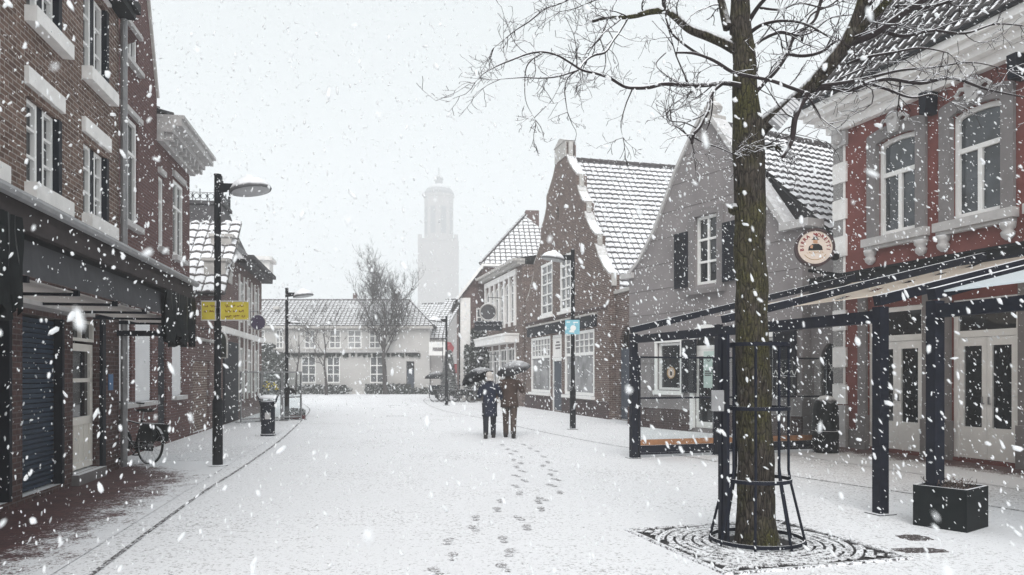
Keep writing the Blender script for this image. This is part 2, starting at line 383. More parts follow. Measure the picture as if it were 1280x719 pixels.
    def build(s, name, mats, parent=None, smooth=False, recalc=True, label=None):
        me = bpy.data.meshes.new(name); me.from_pydata(s.v, [], s.f)
        if not isinstance(mats, (list, tuple)): mats = [mats]
        for m in mats: me.materials.append(M[m] if isinstance(m, str) else m)
        me.polygons.foreach_set('material_index', s.m)
        if s.has_uv:
            ul = me.uv_layers.new(name='UVMap'); i = 0
            for q, uv in zip(s.f, s.uv):
                for k in range(len(q)):
                    if uv: ul.data[i].uv = uv[k]
                    i += 1
        if recalc:
            bm = bmesh.new(); bm.from_mesh(me); bmesh.ops.recalc_face_normals(bm, faces=bm.faces); bm.to_mesh(me); bm.free()
        if smooth: me.polygons.foreach_set('use_smooth', [True]*len(me.polygons))
        me.update()
        o = bpy.data.objects.new(name, me); COL.objects.link(o)
        if parent: o.parent = parent
        if label: o['label'] = label
        return o

def tag(o, label=None, cat=None, group=None, kind=None):
    if label: o['label'] = label
    if cat: o['category'] = cat
    if group: o['group'] = group
    if kind: o['kind'] = kind
    return o
def empty(name, label, cat, loc=(0, 0, 0), rz=0.0, group=None):
    o = bpy.data.objects.new(name, None); COL.objects.link(o); o.location = loc; o.rotation_euler = (0, 0, rz); o.empty_display_size = .3
    return tag(o, label, cat, group)
def copy_tree(o, parent=None):
    c = o.copy(); COL.objects.link(c)
    if parent: c.parent = parent
    for ch in [x for x in COL.objects if x.parent == o]: copy_tree(ch, c)
    return c
def smooth_path(pts, k=4):
    """Catmull-Rom through (Vector, radius) pairs"""
    out = []
    n = len(pts)
    for i in range(n-1):
        p0, p1, p2, p3 = pts[max(i-1, 0)], pts[i], pts[i+1], pts[min(i+2, n-1)]
        for j in range(k):
            t = j/k
            q = .5*((2*p1[0])+(-p0[0]+p2[0])*t+(2*p0[0]-5*p1[0]+4*p2[0]-p3[0])*t*t+(-p0[0]+3*p1[0]-3*p2[0]+p3[0])*t**3)
            out.append((q, p1[1]*(1-t)+p2[1]*t))
    out.append(pts[-1]); return out

# ---------------------------------------------------------------- facade frames
class Fac:
    """a street front standing on the line X = c + m*Y: local x runs along the front as it reads from the street, y into the house, z up"""
    def __init__(s, c, m, side, u0, Y0=None):
        s.c, s.m = c, m
        sg = 1 if side == 'L' else -1
        s.xd = Vector((sg*m, sg*1.0)).normalized(); s.yd = Vector((-s.xd.y, s.xd.x))
        if Y0 is None: Y0 = c/((u0-640)/F-m)
        s.o = Vector((c+m*Y0, Y0)); s.rz = math.atan2(s.xd.y, s.xd.x)
    def q(s, u, v=HV, off=0.0):
        """photo pixel to (x, z) on the front, or on a plane off metres into the house (negative: towards the street)"""
        k = (u-640)/F; o = s.o+s.yd*off
        # o + t*xd = Y*(k,1)
        t = (k*o.y-o.x)/(s.xd.x-k*s.xd.y); Y = o.y+t*s.xd.y
        return t, CZ-(v-HV)/F*Y
    def w(s, x, y=0, z=0):
        p = s.o+s.xd*x+s.yd*y; return Vector((p.x, p.y, z))
    def thing(s, name, label, cat, group=None): return empty(name, label, cat, (s.o.x, s.o.y, 0), s.rz, group)

def rect(x0, x1, z0, z1): return [(x0, z0), (x1, z0), (x1, z1), (x0, z1)]
def arch(x0, x1, z0, z1, rise, n=8):
    c = (x0+x1)/2; a = (x1-x0)/2
    return [(x0, z0), (x1, z0)]+[(c+a*math.cos(math.pi*i/n), z1-rise+rise*math.sin(math.pi*i/n)) for i in range(n+1)]
def wall(name, mats, parent, outline, holes=(), depth=6.0, reveal=.14, y=0.0, back=True, body=None):
    """a house body with real openings in its front"""
    mb = MB(); loops = [outline]+list(holes)
    flat = [p for l in loops for p in l]
    for t in tessellate_polygon([[Vector((x, z, 0)) for x, z in l] for l in loops]):
        mb.face([(flat[i][0], y, flat[i][1]) for i in t])
    for h in holes:
        for i in range(len(h)):
            a, b = h[i], h[(i+1) % len(h)]
            mb.face([(a[0], y, a[1]), (b[0], y, b[1]), (b[0], y+reveal, b[1]), (a[0], y+reveal, a[1])])
    n = len(outline)
    for i in range(n):
        a, b = outline[i], outline[(i+1) % n]
        mb.face([(a[0], y, a[1]), (b[0], y, b[1]), (b[0], y+depth, b[1]), (a[0], y+depth, a[1])])
    if back:
        for t in tessellate_polygon([[Vector((x, z, 0)) for x, z in outline]]):
            mb.face([(outline[i][0], y+depth, outline[i][1]) for i in t])
    if body:
        x0, x1, z1, d = body; mb.box(x0, x1, y+depth+.01, d, 0, z1)
    return mb.build(name, mats, parent, recalc=False)
def window(parent, x0, x1, z0, z1, y=.10, fr=.06, cols=2, rows=(.66,), bar=.035, matf='white', matg='glass', name='window', arch_rise=0, rowcols=None, pane_name='pane'):
    """frame with its glazing bars; the pane behind it is its child"""
    mb = MB(); d0, d1 = y-.05, y+.03
    if arch_rise:
        o = arch(x0, x1, z0, z1, arch_rise); i_ = arch(x0+fr, x1-fr, z0+fr, z1-fr, arch_rise*.9)
        n = len(o)
        for k in range(n):
            a, b, c, d = o[k], o[(k+1) % n], i_[(k+1) % n], i_[k]
            for yy in (d0, d1): mb.face([(p[0], yy, p[1]) for p in (a, b, c, d)])
            mb.face([(d[0], d0, d[1]), (c[0], d0, c[1]), (c[0], d1, c[1]), (d[0], d1, d[1])])
    else:
        mb.box(x0, x1, d0, d1, z0, z0+fr); mb.box(x0, x1, d0, d1, z1-fr, z1)
        mb.box(x0, x0+fr, d0, d1, z0+fr, z1-fr); mb.box(x1-fr, x1, d0, d1, z0+fr, z1-fr)
    zs = [z0+fr]+[z0+(z1-z0)*r for r in rows]+[z1-fr]
    for z in zs[1:-1]: mb.box(x0+fr, x1-fr, d0+.004, d1-.004, z-bar, z+bar)
    for i in range(len(zs)-1):
        nc = rowcols[i] if rowcols else cols
        for c in range(1, nc):
            x = x0+(x1-x0)*c/nc
            za = zs[i]+(bar if i else 0); zb = zs[i+1]-(bar if i < len(zs)-2 else 0)
            if arch_rise and i == len(zs)-2: zb = min(zb, z1-fr)
            mb.box(x-bar, x+bar, d0+.008, d1-.008, za, zb)
    f = mb.build(name, matf, parent)
    p = MB()
    if arch_rise: p.prism(arch(x0+.01, x1-.01, z0+.01, z1-.01, arch_rise), y+.008, y+.02)
    else: p.box(x0+.01, x1-.01, y+.008, y+.02, z0+.01, z1-.01)
    p.build(pane_name, matg, f)
    return f
def sbox(name, mat, parent, *b): return MB().box(*b).build(name, mat, parent)
def tile_roof(name, mat, parent, poly, col=.24, row=.32, wave=.035, lip=.04):
    """a tiled slope: poly[0]->poly[1] is the eave (local coordinates), every course and tile wave is modelled, then cut to the outline"""
    poly = [Vector(p) for p in poly]
    xa = (poly[1]-poly[0]).normalized()
    nrm = None
    for p in poly[2:]:
        c = xa.cross(p-poly[0])
        if c.length > 1e-5: nrm = c.normalized(); break
    if nrm.z < 0: nrm = -nrm
    ya = nrm.cross(xa)
    if ya.dot(poly[-1]-poly[0]) < 0: ya = -ya
    o = poly[0]
    us = [(p-o).dot(xa) for p in poly]; vs = [(p-o).dot(ya) for p in poly]
    u0, u1, v0, v1 = min(us), max(us), min(vs), max(vs)
    mb = MB(); nr = int(math.ceil((v1-v0)/row)); nc = int(math.ceil((u1-u0)/col))
    prof = [(0, .0), (.25, .55), (.5, 1.0), (.72, .75), (.9, .1)]
    for r in range(nr):
        va, vb = v0+r*row, v0+(r+1)*row
        line = []
        for c in range(nc):
            dj = random.uniform(-.008, .008)
            for t, h in prof: line.append((u0+(c+t)*col, h*wave+dj*.5, c+t, dj))
        line.append((u0+nc*col, 0, nc, 0))
        for a, b in zip(line, line[1:]):
            pa0 = o+xa*a[0]+ya*(va+a[3])+nrm*(a[1]+lip); pb0 = o+xa*b[0]+ya*(va+b[3])+nrm*(b[1]+lip)
            pa1 = o+xa*a[0]+ya*(vb+.02)+nrm*a[1]; pb1 = o+xa*b[0]+ya*(vb+.02)+nrm*b[1]
            ub = b[2] if b[2] % 1 else b[2]-.001
            mb.face([pa0, pb0, pb1, pa1], 0, [(a[2], r+.02), (ub, r+.02), (ub, r+.98), (a[2], r+.98)])
            mb.face([pa0-nrm*lip, pb0-nrm*lip, pb0, pa0], 0, [(a[2], r+.01)]*4)
    ob = mb.build(name, mat, parent, recalc=False)
    bm = bmesh.new(); bm.from_mesh(ob.data)
    cen = sum(poly, Vector())/len(poly)
    for i in range(len(poly)):
        a, b = poly[i], poly[(i+1) % len(poly)]
        pn = (b-a).cross(nrm).normalized()
        if (cen-a).dot(pn) > 0: pn = -pn
        off = .03 if i == 0 else 0
        bmesh.ops.bisect_plane(bm, geom=bm.verts[:]+bm.edges[:]+bm.faces[:], plane_co=a+pn*off, plane_no=pn, clear_outer=True)
    # closed underside so the slope is a solid sheet
    vsx = [bm.verts.new(p-nrm*.06) for p in poly]; bm.faces.new(vsx)
    bm.to_mesh(ob.data); bm.free()
    return ob
def ridge(parent, a, b, mat='tiles_far', r=.11):
    mb = MB(); a, b = Vector(a), Vector(b); L = (b-a).length; n = max(2, int(L/.4))
    for i in range(n):
        p, q = a.lerp(b, i/n), a.lerp(b, (i+1)/n)
        mb.tube([p, q], [r*1.08, r*.92], 8)
    return mb.build('ridge_tiles', M['ridge'], parent)
M['ridge'] = m_plain('ridge_tile', (.075, .068, .07), .85, .25, 8, snow_lo=.55, snow_hi=.95)

def text_mb(s, size, extrude=.002, bold=0.0):
    """the letters of s as one flat mesh in the x-z plane, facing -y, centred"""
    cu = bpy.data.curves.new('lettering', 'FONT'); cu.body = s; cu.size = size; cu.extrude = extrude; cu.offset = bold; cu.resolution_u = 2
    cu.align_x = 'CENTER'; cu.align_y = 'CENTER'
    o = bpy.data.objects.new('lettering', cu); COL.objects.link(o); bpy.context.view_layer.update()
    me = bpy.data.meshes.new_from_object(o.evaluated_get(bpy.context.evaluated_depsgraph_get()))
    vs = [Vector((v.co.x, -v.co.z, v.co.y)) for v in me.vertices]; fs = [list(p.vertices) for p in me.polygons]
    bpy.data.objects.remove(o); bpy.data.curves.remove(cu); bpy.data.meshes.remove(me)
    return vs, fs
def add_text(mb, s, size, mat4=Matrix(), mi=0, bold=0.0):
    vs, fs = text_mb(s, size, bold=bold); b = len(mb.v)
    mb.v += [tuple(mat4 @ v) for v in vs]
    for f in fs: mb.f.append([b+i for i in f]); mb.m.append(mi); mb.uv.append(None)
# ================================================================ SETTING
g = MB(); S = 600
g.face([(-S, -S, 0), (S, -S, 0), (S, S, 0), (-S, S, 0)])
tag(g.build('ground', 'far_snow'), kind='structure')

KL = [(40, 775), (115, 719), (200, 655), (260, 612), (310, 580), (350, 551), (375, 528), (387, 514), (383, 508), (372, 503), (340, 499)]
KR = [(1420, 662), (1280, 640), (1154, 620), (980, 594), (870, 573), (754, 555), (663, 537), (602, 523), (560, 515), (541, 509), (532, 504), (530, 500), (538, 496.5), (556, 493.5)]
kl = [p for p, r in smooth_path([(G(*p), 0) for p in KL], 6)]
kr = [p for p, r in smooth_path([(G(*p), 0) for p in KR], 6)]
LL = lambda Y: -4.89-.177*Y
rd = MB()
def strip(mb, A, B, z, uv=None):
    for i in range(len(A)-1):
        mb.face([(A[i].x, A[i].y, z), (B[i].x, B[i].y, z), (B[i+1].x, B[i+1].y, z), (A[i+1].x, A[i+1].y, z)], 0, None)
# carriageway: everything between the two gutters
poly = [Vector((-4.2, 2.0, 0))]+kl+[Vector((-18, 52, 0)), Vector((-18, 62.5, 0)), Vector((-4, 62.5, 0))]+kr[::-1]+[Vector((8, 2.0, 0))]
tri = tessellate_polygon([poly])
for t in tri: rd.face([(poly[i].x, poly[i].y, .004) for i in t])
tag(rd.build('road', 'road_snow'), kind='structure')
pl_ = MB(); P1 = [Vector((-4.2, 2.0, 0))]+kl
P2 = [Vector((LL(max(p.y, 2))-.6, max(p.y, 2), 0)) for p in P1]
strip(pl_, P1, P2, .005); tag(pl_.build('pavement', 'walk_snow'), kind='structure')
pr_ = MB(); P1 = kr; P2 = [Vector((max(12.91-.325*p.y, 10.93-.27*p.y)+1.2, p.y, 0)) for p in P1]
strip(pr_, P1, P2, .005); tag(pr_.build('pavement', 'walk_snow'), kind='structure')
def gutter(path, wd, mat, z=.009):
    mb = MB()
    for i in range(len(path)-1):
        a, b = path[i], path[i+1]; t = (b-a).normalized(); n = Vector((-t.y, t.x, 0))*wd/2
        mb.face([(a+n)+Vector((0, 0, z)), (a-n)+Vector((0, 0, z)), (b-n)+Vector((0, 0, z)), (b+n)+Vector((0, 0, z))])
    return tag(mb.build('kerb', mat), kind='structure')
gutter(kl, .048, 'kerb'); gutter(kr, .035, 'kerb')
gutter([p for p, r in smooth_path([(G(*p), 0) for p in ((236, 613), (268, 593), (300, 572), (340, 548), (362, 530))], 4)], .03, 'kerb_faint')
# bare pavers in the shelter of the canopy and at the foot of the red house
LA = lambda Y: -4.34-.18*Y
pv = MB(); n = 26; mcol = 8
for i in range(n):
    for j in range(mcol):
        q = []
        for a, b in ((i, j), (i+1, j), (i+1, j+1), (i, j+1)):
            Y = 2+(14.2-2)*a/n; t = b/mcol
            X = LA(Y)-.3+t*2.05
            q.append(((X, Y, .013), (t, (t*2.05-.3)/1.95+max(0, (Y-12.2)/2.4))))
        pv.face([x[0] for x in q], 0, [x[1] for x in q])
tag(pv.build('bare_pavement', 'pavers'), kind='structure')
pv = MB()
for i in range(n):
    for j in range(mcol):
        q = []
        for a, b in ((i, j), (i+1, j), (i+1, j+1), (i, j+1)):
            Y = 3+(17.6-3)*a/n; t = b/mcol
            X = 12.91-.325*Y+.3-t*2.6
            q.append(((X, Y, .013), (t, (t*2.6-.3)/1.5+.08-max(0, (10.5-Y)/12))))
        pv.face([x[0] for x in q], 0, [x[1] for x in q])
tag(pv.build('bare_pavement', 'pavers'), kind='structure')
# shoe prints of the couple
fp = MB()
FP = [(485,185),(508,203),(540,212),(522,222),(600,200),(630,212),(533,247),(560,236),(545,277),(562,261),(570,294),(542,313),(578,333),(540,355),(556,385),(477,417),(465,452),(377,487),(370,530),(265,583),(283,645),(215,708),
      (655,234),(672,257),(653,272),(694,291),(685,308),(707,328),(688,352),(720,381),(650,408),(636,420),(645,450),(555,487),(585,525),(490,575),(515,630),(490,690),(575,185)]
for i, (a, b) in enumerate(FP):
    c = G(480+a/3.282, 500+b/3.282); an = R(random.uniform(-14, 14))+R(10); ux = Vector((math.cos(an), math.sin(an), 0)); uy = Vector((-ux.y, ux.x, 0))
    for cy_, rx, ry in ((.075, .052, .088), (-.10, .042, .055)):
        ctr = c+uy*cy_; pts = []
        for k in range(10):
            t = 2*math.pi*k/10; r_ = random.uniform(.85, 1.12)
            pts.append(ctr+ux*math.cos(t)*rx*r_+uy*math.sin(t)*ry*r_+Vector((0, 0, .010)))
        fp.face(pts)
tag(fp.build('footprints', 'print'), kind='structure')
# small bare grooves in the road
gv = MB()
for (u0, u1, v) in ((483, 505, 520.3), (483, 500, 507)):
    a, b = G(u0, v), G(u1, v); gv.box(a.x, b.x, a.y-.06, a.y+.06, .004, .0095)
tag(gv.build('drain_channel', 'kerb'), kind='structure')

# ================================================================ LEFT ROW OF HOUSES
GL = 'houses along the left of the street'
# ---- pub house with the canopy
fa = Fac(-4.34, -.18, 'L', 0, 2.0)
hA = fa.thing('brick_house', 'tall brown brick house with white window sills and a dark canopy over roller shutters', 'house', GL)
xe = fa.q(148)[0]+.02
W = [(fa.q(33)[0], fa.q(75)[0]), (fa.q(104)[0], fa.q(134)[0])]
pitch = W[1][0]-W[0][0]
W = [(W[0][0]-2*pitch, W[0][1]-2*pitch), (W[0][0]-pitch, W[0][1]-pitch)]+W
z1a, z1b = 4.02, 5.12; z2a, z2b = 6.22, 7.5
zt = fa.q(146, 12)[1]
holes = [rect(a, b, z1a, z1b) for a, b in W]+[rect(a, b, z2a, z2b) for a, b in W]
wall('upper_wall', 'brick_brown', hA, rect(0, xe, 2.95, zt), holes, 7, .2)
sh = [(fa.q(-75)[0], fa.q(12)[0]), (fa.q(28)[0], fa.q(78)[0])]
dx = (fa.q(91)[0], fa.q(123)[0])
zs = 2.38
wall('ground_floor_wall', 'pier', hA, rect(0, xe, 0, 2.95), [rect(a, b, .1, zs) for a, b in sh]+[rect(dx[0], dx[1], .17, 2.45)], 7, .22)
for a, b in W:
    for z0, z1 in ((z1a, z1b), (z2a, z2b)):
        wn = window(hA, a+.02, a+(b-a)*.40, z0+.01, z1-.01, .10, .055, 1, (.34, .67), .018)
        window(hA, a+(b-a)*.56, b-.12, z0+.01, z1-.01, .10, .055, 1, (.34, .67), .018)
        sbox('window_post', 'navy', hA, a+(b-a)*.40+.003, a+(b-a)*.56-.003, .05, .16, z0+.01, z1-.01)
        sbox('side_shutter', 'navy', hA, b-.115, b-.004, -.03, .19, z0+.01, z1-.01)
        sbox('sill', 'cream_trim', hA, a-.06, b+.10, -.15, .05, z0-.20, z0-.003)
        sbox('lintel', 'cream_trim', hA, a-.06, b+.05, -.055, .05, z1+.12, z1+.34)
for a, b in sh:
    mb = MB(); z = .12
    while z < zs-.03: mb.prism([(a+.01, z), (b-.01, z), (b-.01, z+.058), (a+.01, z+.058)], .10+.012*(1), .16); mb.box(a+.01, b-.01, .095, .112, z+.012, z+.05); z += .066
    mb.build('roller_shutter', 'shutter', hA)
    sbox('shutter_rail', 'navy', hA, b-.05, b+.02, -.02, .09, .1, zs)
sbox('ledge', 'grey_trim', hA, 0, fa.q(93)[0], -.28, -.002, zs+.07, zs+.2)
dr = MB(); a, b = dx
dr.box(a+.02, b-.02, .08, .14, .20, .30); dr.box(a+.02, b-.02, .08, .14, .86, .98); dr.box(a+.02, b-.02, .08, .14, 1.50, 1.56); dr.box(a+.02, b-.02, .08, .14, 1.97, 2.08)
dr.box(a+.02, a+.13, .08, .14, .30, 1.97); dr.box(b-.13, b-.02, .08, .14, .30, 1.97)
dr.box(a+.13, b-.13, .105, .13, .30, .86)
for k in range(1, 4): dr.box(a+.13+(b-a-.26)*k/4-.012, a+.13+(b-a-.26)*k/4+.012, .095, .105, .30, .86)
door = dr.build('door', 'door_cream', hA)
sbox('door_glass', 'glass', door, a+.12, b-.12, .118, .128, .97, 1.98)
sbox('handle', 'chrome', door, a+.05, a+.08, .03, .08, 1.0, 1.14)
window(hA, a+.02, b-.02, 2.12, 2.44, .11, .045, 2, (), .02, 'door_cream', 'glass', 'transom_window')
sbox('door_step', 'grey_surround', hA, a-.05, b+.08, -.10, .20, 0.0, .165)
sbox('door_post', 'navy', hA, b+.05, b+.19, -.05, .02, .05, 2.6)
sbox('house_plaque', 'blue_sign', hA, fa.q(135)[0], fa.q(140)[0], -.02, -.001, 1.36, 1.62)
# canopy
PJ = 1.20
cx0, cx1 = .0, xe-.03
cn = MB(); cn.box(cx0, cx1, -PJ, -PJ+.32, 3.06, 3.20); cn.box(cx0, cx1, -PJ-.03, -PJ+.05, 2.90, 3.05)
can = cn.build('canopy', 'fascia', hA)
MB().tube([(cx0, -PJ-.06, 3.17), (cx1, -PJ-.06, 3.17)], .05, 8).build('gutter', 'grey_metal', can)
sbox('cassette', 'black_metal', can, cx0, cx1, -PJ+.10, -PJ+.30, 2.66, 3.055)
vl = MB(); k = 90
for i in range(k):
    xa, xb = cx0+(cx1-.3-cx0)*i/k, cx0+(cx1-.3-cx0)*(i+1)/k
    ya, yb = -PJ+.04+.012*math.sin(i*.9), -PJ+.04+.012*math.sin((i+1)*.9)
    vl.face([(xa, ya, 2.52), (xb, yb, 2.52), (xb, -PJ+.09, 2.86), (xa, -PJ+.09, 2.86)])
vl.build('valance', 'valance', can)
x = cx0
while x < cx1-.5:
    e = min(x+1.25, cx1-.02)
    sbox('ceiling_panel', 'canvas_light', can, x+.03, e-.03, -PJ+.13, -.30, 2.50, 2.515)
    sbox('ceiling_bar', 'navy', can, e-.028, e+.028, -PJ+.08, -.02, 2.47, 2.53); x += 1.25
sbox('support_arm', 'navy', can, xe-.12, xe-.06, -PJ, -.005, 2.27, 2.36)
def tarp(x0, x1, y0, y1, z0, z1, seed):
    rnd = random.Random(seed); mb = MB(); n = 26
    for s_ in range(2):
        for i in range(n):
            def pt(i, t):
                f = i/n; wv = .035*math.sin(i*1.7+s_)+.02*math.sin(i*.7+t*3)
                return (x0+(x1-x0)*f+.015*math.sin(t*9+i), y0+(y1-y0)*f+wv*(.4+t)+s_*.03, z1-(z1-z0)*t*(1-.10*math.sin(i*.55+seed)))
            for j in range(6): mb.face([pt(i, j/6), pt(i+1, j/6), pt(i+1, (j+1)/6), pt(i, (j+1)/6)])
    return mb.build('rolled_tarpaulin', 'tarp', can, smooth=True)
q0 = fa.q(206, HV, -PJ)[0]
tarp(q0, cx1+.02, -PJ-.03, -PJ-.03, 2.16, 2.90, 3); tarp(cx1, cx1+.05, -PJ, -.80, 2.16, 2.90, 5)
tarp(fa.q(-40, HV, -PJ)[0], fa.q(19, HV, -PJ)[0], -PJ-.05, -PJ-.05, 2.15, 2.98, 8)
MB().tube([(xe-.02, -.09, .05), (xe-.02, -.09, zt-.1), (xe-.02, -.16, zt)], .055, 10).build('downpipe', 'grey_metal', hA)
gt = MB(); gt.box(0, xe+.05, -.34, -.02, zt+.0, zt+.16); gt.box(0, xe, -.28, -.02, zt-.12, zt-.003); gt.build('eaves_gutter', 'dark_metal', hA)
tile_roof('roof', 'tiles_low', hA, [(0, -.2, zt+.12), (xe, -.2, zt+.12), (xe, 3.4, zt+3.2), (0, 3.4, zt+3.2)])

# ---- narrow gabled house
fb = Fac(-4.89, -.177, 'L', 146)
hB = fb.thing('gabled_house', 'narrow dark red brick house with steep gable and white shuttered ground floor windows', 'house', GL)
xr = fb.q(196)[0]; xm = xr/2
ze = fb.q(197, 125)[1]
out_ = [(0, 0), (xr, 0), (xr, ze), (xr-.72, ze+1.85), (xr-.95, ze+2.7), (.95, ze+2.7), (.72, ze+1.85), (0, ze)]
w1 = (fb.q(151)[0], fb.q(172)[0])
pA, pB = (fb.q(149)[0], fb.q(164.5)[0]), (fb.q(169)[0], fb.q(190)[0])
hz = (1.05, 3.0)
holes = [rect(w1[0], w1[1], 4.62, 6.72), rect(w1[0], w1[1], 7.82, 8.46), rect(pA[0], pA[1], *hz), rect(pB[0], pB[1], *hz)]
wall('wall', 'brick_dark', hB, out_, holes, .35, .15, body=(.01, xr-.01, ze-.3, 8))
tile_roof('roof', 'tiles_low', hB, [(xr+.1, .36, ze-.25), (xr+.1, 8, ze-.25), (xr/2, 8, ze+1.6), (xr/2, .36, ze+1.6)])
tile_roof('roof', 'tiles_low', hB, [(-.1, 8, ze-.25), (-.1, .36, ze-.25), (xr/2, .36, ze+1.6), (xr/2, 8, ze+1.6)])
window(hB, w1[0]+.01, w1[1]-.01, 4.63, 6.71, .08, .08, 2, (.68,), .03)
window(hB, w1[0]+.01, w1[1]-.01, 7.83, 8.45, .08, .07, 3, (), .03)
for a, b in (pA, pB):
    mb = MB(); mb.box(a+.01, b-.01, .05, .08, hz[0]+.01, hz[1]-.01)
    z = hz[0]+.06
    while z < hz[1]-.05: mb.box(a+.03, b-.03, .035, .05, z, z+.035); z += .05
    mb.build('window_shutter', 'panel_white', hB)
    sbox('sill', 'grey_trim', hB, a-.05, b+.05, -.12, .03, hz[0]-.09, hz[0]-.002)
sbox('lintel', 'grey_trim', hB, w1[0]-.1, w1[1]+.12, -.08, .02, 6.76, 6.86); sbox('lintel', 'grey_trim', hB, w1[0]-.1, w1[1]+.12, -.08, .02, 8.5, 8.58)
sbox('sill', 'grey_trim', hB, w1[0]-.05, w1[1]+.08, -.12, .02, 4.5, 4.61); sbox('sill', 'grey_trim', hB, w1[0]-.05, w1[1]+.08, -.12, .02, 7.72, 7.81)
cp = MB()
for a, b in zip(out_[2:5], out_[3:6]): cp.beam((a[0], .12, a[1]+.02), (b[0], .12, b[1]+.02), .34, .09)
cp.build('coping', 'stone', hB)
MB().tube([(.02, -.03, 3.05), (xr*.9, -.03, 3.4), (xr, -.03, 3.38)], .018, 5).build('wall_cable', 'black_metal', hB)

# ---- house with the heavy cornice
fc = Fac(-4.89, -.177, 'L', 196)
hC = fc.thing('corniced_house', 'dark red brick house with narrow white windows under a heavy projecting cornice', 'house', GL)
xr = fc.q(237)[0]; zc = 7.05
dd = (fc.q(197.5)[0], fc.q(208)[0]); wc = (fc.q(215)[0], fc.q(228)[0]); un = (fc.q(198)[0], fc.q(204)[0]); uw = (fc.q(216)[0], fc.q(229)[0])
holes = [rect(dd[0], dd[1], .12, 2.75), rect(wc[0], wc[1], 1.1, 2.95), rect(un[0], un[1], 4.5, 6.1), rect(uw[0], uw[1], 4.5, 6.35)]
wall('wall', 'brick_dark', hC, rect(0, xr, 0, zc), holes, 8, .15)
window(hC, un[0]+.01, un[1]-.01, 4.51, 6.09, .07, .07, 1, (.65,), .03); window(hC, uw[0]+.01, uw[1]-.01, 4.51, 6.34, .07, .08, 2, (.65,), .03)
mb = MB(); mb.box(wc[0]+.01, wc[1]-.01, .05, .08, 1.11, 2.94)
for i in range(34): mb.box(wc[0]+.03, wc[1]-.03, .035, .05, 1.16+i*.051, 1.195+i*.051)
mb.build('window_shutter', 'panel_white', hC); sbox('sill', 'grey_trim', hC, wc[0]-.05, wc[1]+.05, -.12, .03, 1.0, 1.098)
mb = MB(); mb.box(dd[0]+.01, dd[1]-.01, .06, .12, .13, 2.74)
for z0, z1 in ((.3, .9), (1.0, 1.9), (2.05, 2.6)): mb.box(dd[0]+.1, dd[1]-.1, .03, .06, z0, z1)
dC = mb.build('door', 'navy', hC); sbox('handle', 'chrome', dC, dd[0]+.06, dd[0]+.09, -.01, .06, 1.0, 1.15)
for a, b, z in ((un[0], un[1], 6.15), (uw[0], uw[1], 6.40)): sbox('lintel', 'grey_trim', hC, a-.06, b+.06, -.07, .02, z, z+.12)
for a, b in (un, uw): sbox('sill', 'grey_trim', hC, a-.06, b+.06, -.12, .02, 4.38, 4.49)
co = MB(); co.prism([(-.0, zc-.22), (xr+.04, zc-.22), (xr+.04, zc-.002), (0, zc-.002)], -.14, .1)
co.box(0, xr+.25, -.34, .3, zc, zc+.14); co.box(0, xr+.38, -.52, .4, zc+.143, zc+.30); co.box(0, xr+.42, -.58, .5, zc+.303, zc+.38)
i = 0.1
while i < xr: co.box(i, i+.12, -.30, -.145, zc-.16, zc-.003); i += .42
co.build('cornice', 'grey_trim', hC)
tile_roof('roof', 'tiles_low', hC, [(0, -.3, zc+.4), (xr+.2, -.3, zc+.4), (xr+.2, 2.6, zc+1.5), (0, 2.6, zc+1.5)])

# ---- yard wall
fd = Fac(-4.89, -.177, 'L', 237.6)
hD = fd.thing('yard_wall', 'dark brick yard wall with a brown board gate behind the yellow street boards', 'wall')
xr = fd.q(276)[0]-.05
bp = (fd.q(241)[0], fd.q(262)[0])
wall('brickwork', 'brick_mid', hD, rect(0, xr, 0, 2.55), [rect(bp[0], bp[1], .05, 2.0)], .3, .12)
sbox('coping', 'stone', hD, -.0, xr, -.06, .36, 2.553, 2.63)
gtb = sbox('board_gate', 'brick_brown', hD, bp[0]+.01, bp[1]-.01, .06, .1, .06, 1.99)
sbox('handle', 'chrome', gtb, bp[1]-.12, bp[1]-.08, .02, .06, 1.0, 1.15)
# arched hanging sign on its wall
sg = empty('hanging_sign', 'arched dark green wall sign with snow on its rim beside the lamp post', 'sign', fd.w(fd.q(256)[0], -.45, fd.q(256, 428, -.35)[1]), fd.rz+R(40))
pl = MB(); pl.prism([(x, z) for x, z in arch(-.30, .30, -.36, .36, .3)], -.02, .02); pl.build('board', 'ivy', sg)
rm = MB(); rm.tube([(x, 0, z) for x, z in arch(-.31, .31, -.37, .38, .31, 12)], .028, 6, closed=True); rm.build('rim', 'stone', sg)
MB().beam((-.55, .30, .45), (.55, .30, .45), .03, .03).beam((0, .34, .45), (0, 0, .45), .03, .03).build('bracket', 'dark_metal', sg)

# ---- tall house with mansard tower roof
fe = Fac(-4.89, -.177, 'L', 276.5)
hE = fe.thing('turreted_house', 'brick house with a steep slate tower roof and iron cresting', 'house', GL)
xr = fe.q(327)[0]; ze = 5.55
bays = [fe.q(299)[0], fe.q(309)[0], fe.q(318)[0]]
hl = [(b, b+.85, z0, z1) for b in bays for z0, z1 in ((3.5, 5.0), (.9, 2.6))]
wall('wall', 'brick_mid', hE, [(0, 0), (xr, 0), (xr, ze), (2.0, ze), (0, 4.1)], [rect(*h) for h in hl], .4, .14, body=(.02, xr-.02, 4.1, 8))
for h in hl: window(hE, h[0]+.01, h[1]-.01, h[2]+.01, h[3]-.01, .07, .08, 2, (.7,), .03)
for b in bays:
    sbox('window_surround', 'cream_trim', hE, b-.14, b-.002, -.04, .02, .7, 5.2); sbox('window_surround', 'cream_trim', hE, b+.852, b+.99, -.04, .02, .7, 5.2)
sbox('dark_shopfront', 'navy', hE, .25, bays[0]-.5, -.06, .02, .05, 2.7)
